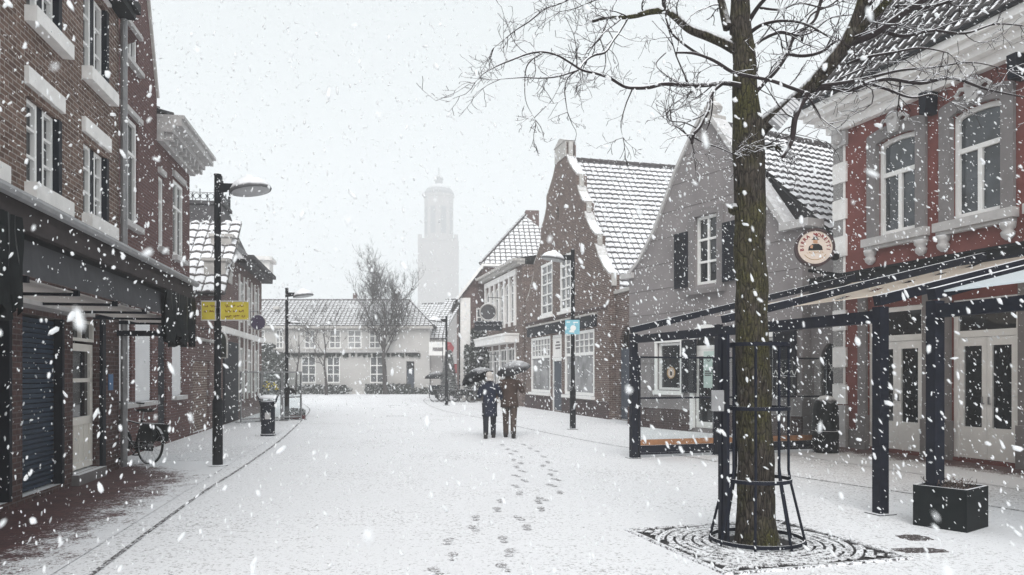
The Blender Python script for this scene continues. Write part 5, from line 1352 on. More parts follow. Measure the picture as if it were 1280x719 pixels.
# ================================================================ TERRACES BEFORE THE RED HOUSE
A = G(792, 573); A2 = Vector((A.x, A.y))
xd = Vector((.325, -1)).normalized(); rzT = math.atan2(xd.y, xd.x)
def TW(x, y, z): p = A2+xd*x+Vector((-xd.y, xd.x))*y; return Vector((p.x, p.y, z))
GT = 'terrace frames before the red house'
def pergola(label, x0, x1, rafters, fabric=False, glass=False):
    T = empty('pergola', label, 'pergola', TW(x0, 0, 0), rzT, GT); L = x1-x0
    for x in (0.0, L):
        MB().box(x-.062, x+.062, -.062, .062, .006, 2.40).build('post', 'blue_metal', T)
        MB().box(x-.12, x+.12, -.12, .12, .002, .014).build('base_plate', 'blue_metal', T)
    MB().box(.065, L-.065, -.058, .058, 2.22, 2.36).build('front_beam', 'blue_metal', T)
    for k in range(rafters):
        x = L*k/(rafters-1)
        r = MB(); r.beam((x, -.05, 2.47), (x, 5.25, 3.70), .11, .12); r.build('rafter', 'blue_metal', T)
    MB().box(-.06, L+.06, 5.16, 5.30, 3.45, 3.62).build('wall_beam', 'blue_metal', T)
    if fabric:
        mb = MB()
        for k in range(rafters-1):
            a, b = L*k/(rafters-1)+.08, L*(k+1)/(rafters-1)-.08
            n = 10
            for i in range(n):      # awning cloth drawn back in soft folds along the wall
                f0, f1 = i/n, (i+1)/n
                def pt(x, f):
                    y = 1.7+3.4*f; return (x, y, 2.47+(y+.05)*1.23/5.3-.10-.05*abs(math.sin(f*math.pi*5)))
                mb.face([pt(a, f0), pt(b, f0), pt(b, f1), pt(a, f1)])
        mb.build('awning_cloth', 'beige', T, smooth=False)
    if glass:
        for k in range(rafters-1):
            a, b = L*k/(rafters-1)+.065, L*(k+1)/(rafters-1)-.065
            mb = MB(); mb.beam(((a+b)/2, .05, 2.50), ((a+b)/2, 5.15, 3.685), b-a, .02); mb.build('roof_panel', 'snow_glass', T)
            mb = MB(); mb.beam(((a+b)/2, .05, 2.525), ((a+b)/2, 5.15, 3.71), b-a-.02, .03); mb.build('roof_snow', 'snow', T) if False else None
    return T
pergola('dark metal terrace frame with bare rafters and drawn back beige cloth', 0, 6.22, 3, fabric=True)
pergola('dark metal terrace frame with snow covered glass roof', 6.98, 12.6, 4, glass=True)
# windscreen closing the end of the far terrace
def scr(x0, x1, label, h=1.62):
    o = empty('terrace_windscreen', label, 'windscreen', TW(0, x0, 0), rzT+R(90), 'windscreens of the terrace'); L = x1-x0
    f = MB()
    for x in (.02, L-.02): f.box(x-.02, x+.02, -.02, .02, .01, 1.98)
    for z in (.08, 1.16, 1.95): f.box(.042, L-.042, -.018, .018, z-.018, z+.018)
    f.build('frame', 'blue_metal', o)
    MB().box(.042, L-.042, -.004, .004, 1.18, 1.93).build('pane', 'clear', o); MB().box(.042, L-.042, -.004, .004, .36, 1.14).build('pane', 'clear', o)
    MB().box(.042, L-.042, -.012, .012, .10, .24).build('kick_board', 'blue_metal', o)
    MB().box(.042, L-.042, -.016, .05, .245, .35).build('wooden_rail', 'wood', o)
    return o
scr(.10, 1.80, 'clear terrace windscreen between the corner post and the middle post')
scr(1.98, 4.55, 'wider clear terrace windscreen behind the tree trunk')
pc_ = TW(0, 1.89, 0)
mp = empty('screen_post', 'dark square post between the two terrace windscreens', 'post', pc_, rzT)
MB().box(-.06, .06, -.06, .06, .006, 2.62).build('shaft', 'blue_metal', mp); MB().box(-.1, .1, -.1, .1, .002, .014).build('base_plate', 'blue_metal', mp)
# stacked dark covered chairs at the end of the screen
cv = TW(.32, 4.22, 0)
cc_ = empty('covered_stack', 'dark covered rounded stack of terrace furniture at the end of the windscreen', 'cover', cv, rzT)
MB().lathe([(.25, 0), (.26, .5), (.25, .9), (.21, 1.08), (.11, 1.17), (0, 1.19)], 14).build('cover', 'tarp', cc_, smooth=True); MB().ring((0, 0, .45), .265, .015, 18).build('cord', 'black_metal', cc_)
# posters
def fgp(u, v, off): x, z = fg.q(u, v, off); return fg.w(x, off, z)
po = empty('poster', 'pale mint poster with a smiling face on the grey house door', 'poster', fgp(886, 462, -.07), fg.rz)
MB().box(-.20, .20, -.004, .004, -.50, .50).build('sheet', 'mint', po)
ik = MB(); ik.ring((0, -.006, .30), .075, .010, 14, 'y', 4); ik.box(-.03, -.015, -.007, -.0045, .31, .335); ik.box(.015, .03, -.007, -.0045, .31, .335)
for k in range(3): ik.box(-.15, -.15+.11*(3-k*.4), -.007, -.0045, -.06-k*.055, -.03-k*.055)
ik.build('print', 'black_ink', po)
st = empty('round_sticker', 'round orange rimmed sticker in the dark shuttered window of the grey house', 'sticker', fgp(839, 466, -.04), fg.rz)
MB().lathe([(0, -.004), (.16, -.004), (.16, .004), (0, .004)], 20, M4=Matrix.Rotation(R(90), 4, 'X')).build('disc', 'sign_face', st); MB().ring((0, -.004, 0), .16, .018, 20, 'y').build('rim', 'sign_gold', st); MB().box(-.04, .04, -.008, -.0045, -.08, .07).build('figure', 'black_ink', st)
wr = empty('wall_script', 'white script lettering on the dark shutter behind the tree guard', 'lettering', fgp(981, 466, -.12), fg.rz)
mb = MB(); rnd = random.Random(2); pts = []; x = -.38
while x < .38: pts.append(Vector((x, 0, .05*math.sin(x*38)+.02*rnd.uniform(-1, 1)))); x += .022
mb.tube(pts, .010, 4); mb.tube([Vector((-.30, 0, -.09)), Vector((0, 0, -.075)), Vector((.33, 0, -.095))], .007, 4); mb.build('stroke', 'white', wr)

# round beer sign
rs = empty('round_sign', 'round cream bar sign with red lettering hanging between the grey and red houses', 'sign', P(1018, 310, 15.6), R(-10))
Mr = Matrix.Rotation(R(90), 4, 'X')
MB().lathe([(0, -.07), (.335, -.07), (.335, .07), (0, .07)], 40, M4=Mr).build('face', 'sign_face', rs)
MB().lathe([(.335, -.085), (.385, -.085), (.39, 0), (.385, .085), (.335, .085)], 40, M4=Mr, cap=False).build('rim', 'sign_rim', rs)
tm = MB(); s = 'BIRRA MORETTI'; n = len(s)
for i, ch in enumerate(s):
    if ch == ' ': continue
    a = R(198-(198+18)*i/(n-1)) if False else R(190-200*i/(n-1))
    m4 = Matrix.Translation((.255*math.cos(a), -.073, .255*math.sin(a))) @ Matrix.Rotation(-(a-math.pi/2), 4, 'Y')
    add_text(tm, ch, .098, m4, bold=.003)
tm.build('lettering', 'sign_red', rs)
tm = MB(); add_text(tm, "L'AUTENTICA", .052, Matrix.Translation((0, -.073, -.105))); tm.tube([(.25*math.cos(R(a)), -.071, .25*math.sin(R(a))) for a in range(215, 326, 10)], .006, 4); tm.build('small_lettering', 'sign_gold', rs)
fgm = MB()   # emblem: dark clad half figure with a hat
fgm.prism([(-.135, -.06), (.145, -.06), (.13, .02), (.07, .07), (-.05, .07), (-.12, .02)], -.074, -.0705); fgm.prism([(-.075, .155), (.085, .155), (.05, .175), (.04, .215), (-.03, .215), (-.04, .175)], -.076, -.0705); fgm.build('emblem', 'black_ink', rs)
fgm = MB(); fgm.prism([(-.035, .08), (.045, .08), (.05, .15), (-.04, .15)], -.075, -.0705); fgm.prism([(-.10, -.01), (-.05, -.02), (-.04, .04), (-.08, .05)], -.077, -.0745); fgm.build('emblem_face', 'sign_skin', rs)
MB().beam((0, 0, -.39), (.0, 0, -.46), .05, .05).beam((-.1, 0, -.46), (1.1, 1.25, -.46), .05, .06).build('bracket', 'dark_metal', rs)

# planter
pb = G(1211, 667)
pl = empty('planter', 'dark square planter box with dry stalks beside the terrace post', 'planter', (pb.x+.03, pb.y+.38, 0), R(-52))
s = .268; mb = MB(); h = .44
mb.box(-s, s, -s, -s+.03, .004, h); mb.box(-s, s, s-.03, s, .004, h); mb.box(-s, -s+.03, -s+.03, s-.03, .004, h); mb.box(s-.03, s, -s+.03, s-.03, .004, h); mb.build('box', m_plain('dark_green_planter', (.008, .011, .012), .6, .2, 3, spec=.15), pl)
MB().box(-s+.031, s-.031, -s+.031, s-.031, .3, h-.05).build('soil', 'soil', pl)
mb = MB(); random.seed(8)
for k in range(90):
    x, y = random.uniform(-s*.7, s*.7), random.uniform(-s*.7, s*.7); pts = [Vector((x, y, h-.06))]; d = Vector((random.gauss(0, .5), random.gauss(0, .5), 1)).normalized()
    for j in range(3): d = (d+Vector((random.gauss(0, .3), random.gauss(0, .3), 0))).normalized(); pts.append(pts[-1]+d*random.uniform(.03, .06))
    mb.tube(pts, [.004, .004, .003, .002], 3)
    q = pts[-1]; a = Vector((random.gauss(0, 1), random.gauss(0, 1), random.gauss(0, 1))).normalized()*.014; b = a.orthogonal().normalized()*.008; mb.face([q-a, q-b, q+a, q+b])
mb.build('dry_plants', 'twig', pl, recalc=False)
for (u, v, rx, ry, lab) in ((1143, 673, .15, .14, 'small round dark bare cover in the snow near the planter'), (1150, 689, .24, .10, 'dark bare patch of paving at the corner of the tree grate')):
    c = G(u, v); mb = MB(); pts = []
    for k in range(22):
        a = 2*math.pi*k/22; r = 1+.10*math.sin(k*2.3)+.06*math.sin(k*5.1); pts.append((rx*r*math.cos(a), ry*r*math.sin(a)))
    mb.face([(x, y, .006) for x, y in pts]); mb.face([(x, y, .0) for x, y in pts])
    for i in range(22):
        p, q = pts[i], pts[(i+1) % 22]; mb.face([(p[0], p[1], 0), (q[0], q[1], 0), (q[0], q[1], .006), (p[0], p[1], .006)])
    o = mb.build('drain_cover', 'manhole'); o.location = (c.x, c.y, .004); tag(o, lab, 'drain cover')

# ================================================================ TREE GRATE, GUARD AND TREE
TB = G(946, 680)
gr = empty('tree_grate', 'square cast iron tree grate with curved slots, half filled with snow', 'tree grate', (TB.x, TB.y, 0), R(17))
mb = MB(); hs_ = .94
mb.box(-hs_, hs_, -hs_, -hs_+.05, .004, .02); mb.box(-hs_, hs_, hs_-.05, hs_, .004, .02); mb.box(-hs_, -hs_+.05, -hs_+.05, hs_-.05, .004, .02); mb.box(hs_-.05, hs_, -hs_+.05, hs_-.05, .004, .02); mb.build('frame', 'grate_snow', gr)
plate = MB(); slot = MB()
r = .36; ri = 0
while r < 1.22:
    for k in range(60):
        a0, a1 = 2*math.pi*k/60, 2*math.pi*(k+1)/60
        def ins(r, a): x, y = r*math.cos(a), r*math.sin(a); return abs(x) < hs_-.04 and abs(y) < hs_-.04
        if not all(ins(rr, a) for rr in (r, r+.085) for a in (a0, a1)): continue
        q = lambda rr, a, z: (rr*math.cos(a), rr*math.sin(a), z)
        gap = (k+ri*4) % 10
        r1 = r+(.058 if gap < 8 else .085)
        plate.face([q(r, a0, .018), q(r1, a0, .018), q(r1, a1, .018), q(r, a1, .018)])
        for rr in (r, r1): plate.face([q(rr, a0, .018), q(rr, a1, .018), q(rr, a1, .005), q(rr, a0, .005)])
    r += .085; ri += 1
plate.build('plate', 'grate_snow', gr, recalc=False)
MB().box(-hs_+.05, hs_-.05, -hs_+.05, hs_-.05, .004, .0075).build('bed', 'grate', gr)
lg = MB(); lg.box(-.06, .06, -.02, .02, .02, .05)
gd = empty('tree_guard', 'dark iron tree guard with flared legs round the mossy trunk', 'tree guard', (TB.x, TB.y, 0), R(12))
nb = 8
bars = MB()
for k in range(nb):
    a = 2*math.pi*(k+.3)/nb; c, s = math.cos(a), math.sin(a)
    bm_ = MB(); bm_.tube([(.44*c, .44*s, .02), (.43*c, .43*s, .06), (.30*c, .30*s, .62), (.285*c, .285*s, .72), (.285*c, .285*s, 1.92)], .014, 6); bm_.build('bar', 'blue_metal', gd)
for z, r in ((.055, .432), (.62, .315), (1.30, .30), (1.90, .30)):
    b_ = MB(); n = 32
    for i in range(n):
        a0, a1 = 2*math.pi*i/n, 2*math.pi*(i+1)/n; b_.beam((r*math.cos(a0), r*math.sin(a0), z), (r*math.cos(a1), r*math.sin(a1), z), .010, .035)
    b_.build('hoop', 'blue_metal', gd)
MB().box(-.36, -.335, -.10, -.02, .02, 2.0).box(-.36, -.335, .02, .08, .02, 2.0).build('stake', 'blue_metal', gd)
gp = P(897, 501, 7.02)
bx = empty('grey_plate', 'small pale grey plate fixed to the side of the tree guard', 'plate', gp, R(-8))
MB().box(-.055, .055, -.02, .02, -.095, .095).build('plate', 'grey_metal', bx); MB().box(-.03, .03, .02, .05, -.02, .02).build('clip', 'dark_metal', bx)

tree = empty('street_tree', 'big bare street tree with a mossy trunk inside the iron guard', 'tree', (TB.x, TB.y, 0))
T0 = Vector((TB.x, TB.y, 0))
def pp(u, v, Y): return P(u, v, Y)-T0
def limb(pts, name, mat, n=9, k=5, bumpy=0.0):
    """pts: (u, v, depth, radius) traced from the photograph and set at their own depth"""
    sp = smooth_path([(pp(a, b, c), r) for a, b, c, r in pts], k)
    if bumpy: sp = [(p+Vector((mnoise.noise(p*3+Vector((7, 1, 3)))*bumpy, mnoise.noise(p*3+Vector((2, 9, 5)))*bumpy, 0)), r*(1+mnoise.noise(p*2.5)*.08)) for p, r in sp]
    mb = MB(); mb.tube([p for p, r in sp], [r for p, r in sp], n); o = mb.build(name, mat, tree, smooth=True)
    return sp
y0 = TB.y
trunk = limb([(946, 683, y0, .245), (946, 672, y0, .205), (945, 640, y0, .178), (944, 560, y0, .166), (941, 430, y0, .153), (938.5, 330, y0, .147), (937, 240, y0, .142), (935, 180, y0, .146), (933, 140, y0, .128), (931, 100, y0, .112), (928, 55, y0, .104), (924, 0, y0, .088), (920, -90, y0, .07), (921, -190, y0, .05), (915, -300, y0, .02)], 'trunk', 'bark', 20, 6, .02)
mb = MB(); mb.lathe([(0, -.05), (.05, -.02), (.055, .02), (.03, .06), (0, .07)], 8, pp(917, 263, y0-.02)); mb.build('burl', 'bark', tree, smooth=True)
BR = []
def br(*pts, n=6): BR.append(limb(list(pts), 'limb', 'branch' if pts[0][3] < .045 else 'bark', n, 5, .012 if pts[0][3] > .03 else .008))
d = y0
br((938, 175, d, .105), (952, 158, d, .085), (975, 141, d-.05, .072), (1006, 115, d-.15, .066), (1036, 82, d-.3, .064), (1058, 52, d-.4, .060), (1074, 15, d-.5, .052), (1088, -40, d-.6, .045), (1110, -140, d-.7, .03), n=10)
br((1056, 56, d-.4, .048), (1080, 30, d-.5, .040), (1108, 2, d-.7, .036), (1140, -40, d-.9, .03), (1180, -100, d-1, .015), n=8)
br((1060, 54, d-.4, .040), (1092, 42, d-.45, .035), (1126, 18, d-.5, .032), (1165, -8, d-.6, .028), (1230, -60, d-.7, .014), n=8)
br((1012, 113, d-.15, .034), (1030, 110, d-.2, .026), (1060, 113, d-.1, .022), (1085, 104, d, .021), (1110, 99, d+.1, .019), (1150, 104, d+.1, .018), (1190, 98, d+.2, .015), (1235, 112, d+.2, .012), (1285, 122, d+.3, .006))
br((1020, 108, d-.2, .022), (1050, 104, d-.3, .018), (1082, 98, d-.3, .016), (1125, 88, d-.2, .013), (1170, 84, d-.1, .010), (1215, 78, d, .007), (1260, 88, d, .003))
br((1010, 116, d-.25, .030), (1003, 128, d-.25, .027), (994, 148, d-.3, .026), (991, 170, d-.3, .025), (986, 184, d-.32, .023), (977, 197, d-.35, .017))
br((936, 192, d, .05), (955, 183, d+.1, .035), (967, 182, d+.15, .026), (976, 187, d+.15, .012))
br((940, 120, d+.05, .032), (958, 100, d+.2, .030), (972, 85, d+.3, .029), (984, 66, d+.35, .027), (990, 50, d+.4, .026), (1004, 36, d+.45, .024), (1018, 24, d+.5, .020), (1026, 0, d+.5, .016), (1034, -40, d+.5, .010))
br((983, 68, d+.35, .017), (1005, 70, d+.45, .018), (1028, 64, d+.5, .018), (1044, 52, d+.5, .014), (1075, 38, d+.6, .008))
br((940, 60, d, .022), (945, 55, d, .021), (956, 47, d+.1, .022), (975, 40, d+.2, .019), (996, 44, d+.25, .014), (1015, 40, d+.3, .010), (1040, 22, d+.3, .008), (1075, 18, d+.3, .004))
br((936, 42, d, .022), (955, 30, d-.1, .018), (985, 26, d-.2, .014), (1010, 32, d-.3, .011), (1035, 46, d-.3, .006))
br((934, 30, d, .024), (948, 8, d-.1, .020), (965, -12, d-.2, .017), (1000, -60, d-.2, .009))
br((844, 66, d-.5, .009), (868, 67, d-.45, .013), (893, 76, d-.4, .016), (916, 90, d-.36, .018), (940, 96, d-.33, .017), (965, 101, d-.3, .018), (990, 110, d-.25, .019), (1012, 118, d-.22, .020))
br((920, 62, d, .055), (904, 53, d+.05, .048), (885, 45, d+.1, .043), (862, 36, d+.15, .040), (843, 20, d+.2, .037), (832, 13, d+.25, .036), (812, 15, d+.25, .030), (795, 20, d+.3, .024), (778, 22, d+.3, .020), (758, 22, d+.35, .018), (740, 26.5, d+.35, .015), n=9)
br((832, 14, d+.25, .020), (829, 0, d+.2, .018), (828, -40, d+.2, .012), (800, -90, d+.2, .006))
br((925, 107, d-.1, .030), (915, 105, d-.12, .027), (900, 104, d-.2, .023), (880, 106.5, d-.3, .020), (855, 107, d-.4, .019), (830, 105, d-.5, .018), (812, 109, d-.55, .018), (795, 110, d-.6, .016), (780, 108, d-.6, .014), (762, 98, d-.7, .013), (745, 92, d-.7, .012), (728, 88, d-.75, .011), (712, 78, d-.8, .010), (696, 69, d-.85, .009), (678, 65, d-.9, .009), (660, 67.5, d-.9, .008), (640, 75, d-1, .007), (620, 83, d-1, .005), (604, 92, d-1.05, .004), (594, 103, d-1.1, .002))
br((903, 104, d-.2, .020), (892, 113, d-.25, .019), (886, 125, d-.3, .019), (884, 140, d-.35, .018), (874, 160, d-.4, .017), (867, 168, d-.4, .016), (865, 180, d-.4, .013))
br((868, 172, d-.4, .010), (880, 179, d-.4, .008), (897, 184, d-.45, .007), (918, 193, d-.5, .004))
br((866, 178, d-.4, .009), (858, 168, d-.45, .008), (847, 159, d-.5, .006), (836, 154, d-.5, .004), (833, 144, d-.5, .003))
br((870, 160, d-.4, .007), (855, 153, d-.4, .007), (838, 151, d-.4, .006), (834, 140, d-.4, .005), (848, 136, d-.4, .003))
br((784, 24, d+.3, .012), (775, 40, d+.2, .012), (766, 52, d+.1, .012), (757, 65, d, .012), (743, 69, d-.1, .012), (732, 76, d-.3, .011), (723, 87, d-.6, .010))
br((759, 23, d+.35, .009), (755, 37, d+.3, .009), (750, 48, d+.3, .009), (741, 57, d+.3, .008), (732, 66, d+.2, .006), (727, 80, d+.1, .004))
br((750, 49, d+.3, .006), (753, 57, d+.3, .005), (757, 72, d+.3, .005), (755, 88, d+.3, .004), (747, 97, d+.3, .003))
br((723, 88, d-.75, .009), (714, 91, d-.8, .008), (697, 96, d-.9, .007), (676, 98, d-.9, .006), (655, 97, d-.95, .005), (625, 99, d-1, .002))
br((720, 89, d-.75, .008), (710, 98, d-.8, .007), (706, 112, d-.85, .006), (707, 128, d-.9, .004), (709, 140, d-.9, .002))
br((678, 67, d-.9, .006), (666, 74, d-.95, .006), (658, 86, d-.95, .005), (656, 110, d-1, .004), (658, 130, d-1, .003), (669, 150, d-1, .001))
br((800, -45, d+.6, .012), (740, -18, d+.6, .010), (706, 2, d+.6, .009), (682, 11, d+.6, .008), (670, 20, d+.6, .007), (660, 28, d+.6, .007), (646, 37, d+.6, .006), (632, 48, d+.6, .005), (617, 60, d+.6, .002))
br((800, -10, d+.5, .008), (760, -5, d+.5, .007), (735, 4, d+.5, .006), (718, 11, d+.5, .005), (700, 15, d+.5, .004))
br((910, 35, d, .045), (904, 15, d+.05, .040), (897, -15, d+.1, .034), (880, -80, d+.2, .022), (850, -160, d+.3, .01), n=8)
br((915, 90, d-.1, .014), (893, 76, d-.2, .014), (870, 66, d-.25, .013), (848, 50, d-.3, .011), (838, 38, d-.3, .010), (832, 22, d-.3, .008))
br((792, 109, d-.6, .008), (788, 118, d-.6, .006), (782, 132, d-.6, .005), (776, 155, d-.6, .003), (779, 172, d-.6, .001))
br((832, 66, d-.4, .006), (820, 80, d-.4, .005), (830, 92, d-.45, .005), (845, 103, d-.5, .005))
br((1076, 12, d-.5, .030), (1092, -2, d-.4, .026), (1100, -30, d-.3, .02), (1120, -90, d-.2, .01))
br((1120, 8, d-.5, .022), (1150, 10, d-.4, .018), (1185, 2, d-.3, .016), (1225, -18, d-.2, .012), (1270, -40, d-.1, .006))
br((1100, 38, d-.45, .020), (1130, 45, d-.3, .017), (1165, 38, d-.2, .015), (1205, 42, d-.1, .012), (1245, 30, d, .009), (1290, 34, d, .004))
br((1085, 104, d, .016), (1110, 112, d-.1, .013), (1140, 122, d-.15, .010), (1165, 118, d-.2, .006), (1190, 128, d-.2, .003))
br((1060, 80, d-.4, .016), (1080, 72, d-.6, .014), (1115, 66, d-.7, .012), (1150, 60, d-.8, .009), (1185, 66, d-.8, .004))
br((1002, 52, d+.4, .014), (1012, 20, d+.5, .012), (1040, 5, d+.5, .010), (1062, -15, d+.5, .006))
br((950, 10, d-.1, .013), (975, 12, d-.2, .012), (1000, 4, d-.3, .010), (1030, 10, d-.3, .007), (1052, 2, d-.3, .004))
# fine twigs over every limb
rnd = random.Random(17)
tw_ = MB(); cnt = 0
def twig(p, d, L, r, lev):
    global cnt
    n = 6 if lev == 0 else 4; q = p.copy(); pts = [(q.copy(), r)]; curl = Vector((rnd.gauss(0, .10), rnd.gauss(0, .10), rnd.gauss(.03, .10)))
    for k in range(n):
        d = (d+curl+Vector((rnd.gauss(0, .16), rnd.gauss(0, .16), rnd.gauss(0, .16)))).normalized(); q = q+d*L/n; pts.append((q.copy(), max(.0022, r*(1-.7*(k+1)/n))))
        if lev < 2 and rnd.random() < (.62 if lev == 0 else .5):
            s_ = d.cross(Vector((rnd.gauss(0, 1), rnd.gauss(0, 1), rnd.gauss(0, 1)))).normalized()
            twig(q.copy(), (d*.75+s_*.75).normalized(), L*rnd.uniform(.3, .55), max(.002, r*.6), lev+1)
    cnt += 1
    tw_.tube([a for a, b in pts], [b for a, b in pts], 4, cap=False)
for sp in BR:
    L = sum((sp[i+1][0]-sp[i][0]).length for i in range(len(sp)-1))
    nt_ = int(L*3.6)+1
    for _ in range(nt_):
        i = rnd.randint(int(len(sp)*.12), len(sp)-1); p, r = sp[i]
        if r > .058: continue
        d0 = (sp[min(i+1, len(sp)-1)][0]-sp[max(i-1, 0)][0]).normalized()
        s_ = d0.cross(Vector((rnd.gauss(0, 1), rnd.gauss(0, 1), rnd.gauss(0, 1)))).normalized()
        up = Vector((0, 0, .35 if rnd.random() < .6 else -.2))
        twig(p.copy(), (d0*.55+s_*.8+up).normalized(), rnd.uniform(.16, .55)*(1.25 if r > .015 else .9), max(.0042, min(.009, r*.5)), 0)
    p, r = sp[-1]; d0 = (sp[-1][0]-sp[-2][0]).normalized()
    for _ in range(3): twig(p.copy(), (d0+Vector((rnd.gauss(0, .4), rnd.gauss(0, .4), rnd.gauss(0, .4)))).normalized(), rnd.uniform(.15, .4), .004, 0)
tw_.build('crown', 'branch', tree, recalc=False)
# ribbed box under the limb
rb = empty('ribbed_box', 'small pale ribbed box tilted under the thick branch', 'box', P(981, 142, 7.05), 0)
mb = MB(); 
for k in range(9):
    t = -.14+k*.032; w2 = .060-k*.002; mb.box(-w2, w2, -.05, .05, t, t+.022); mb.box(-w2+.012, w2-.012, -.04, .04, t+.022, t+.032)
o = mb.build('ribs', 'zinc', rb); rb.rotation_euler = (0, R(42), 0)
MB().tube([(0, 0, .145), (.02, 0, .24)], .008, 5).build('hook', 'dark_metal', rb)

# ================================================================ PEOPLE
def skin_mesh(name, J, E, mat, parent, sub=2):
    """one continuous body grown round the joints"""
    keys = list(J); me = bpy.data.meshes.new(name); me.from_pydata([J[k][0] for k in keys], [(keys.index(a), keys.index(b)) for a, b in [] ] or [], [])
    me = bpy.data.meshes.new(name); me.from_pydata([J[k][0] for k in keys], [(keys.index(a), keys.index(b)) for a, b in E], [])
    o = bpy.data.objects.new(name, me); COL.objects.link(o)
    md = o.modifiers.new('skin', 'SKIN'); md.use_smooth_shade = True
    for i, k in enumerate(keys):
        sv = me.skin_vertices[0].data[i]; r = J[k][1]; sv.radius = r if isinstance(r, tuple) else (r, r); sv.use_root = (i == 0)
    s2 = o.modifiers.new('sub', 'SUBSURF'); s2.levels = sub; s2.render_levels = sub
    bpy.context.view_layer.update(); dg = bpy.context.evaluated_depsgraph_get()
    m2 = bpy.data.meshes.new_from_object(o.evaluated_get(dg)); m2.name = name
    bpy.data.objects.remove(o); m2.materials.clear(); m2.materials.append(M[mat])
    m2.polygons.foreach_set('use_smooth', [True]*len(m2.polygons))
    r_ = bpy.data.objects.new(name, m2); COL.objects.link(r_); r_.parent = parent; return r_
def loft(mb, secs, n=16):
    """secs: (centre, rx, ry) stacked ellipses"""
    b = len(mb.v)
    for c, rx, ry in secs:
        for k in range(n):
            a = 2*math.pi*k/n; mb.v.append((c[0]+rx*math.cos(a), c[1]+ry*math.sin(a), c[2]))
    for i in range(len(secs)-1):
        for k in range(n): mb.f.append([b+i*n+k, b+i*n+(k+1) % n, b+(i+1)*n+(k+1) % n, b+(i+1)*n+k]); mb.m.append(0); mb.uv.append(None)
    mb.f.append([b+k for k in reversed(range(n))]); mb.f.append([b+(len(secs)-1)*n+k for k in range(n)]); mb.m += [0, 0]; mb.uv += [None, None]
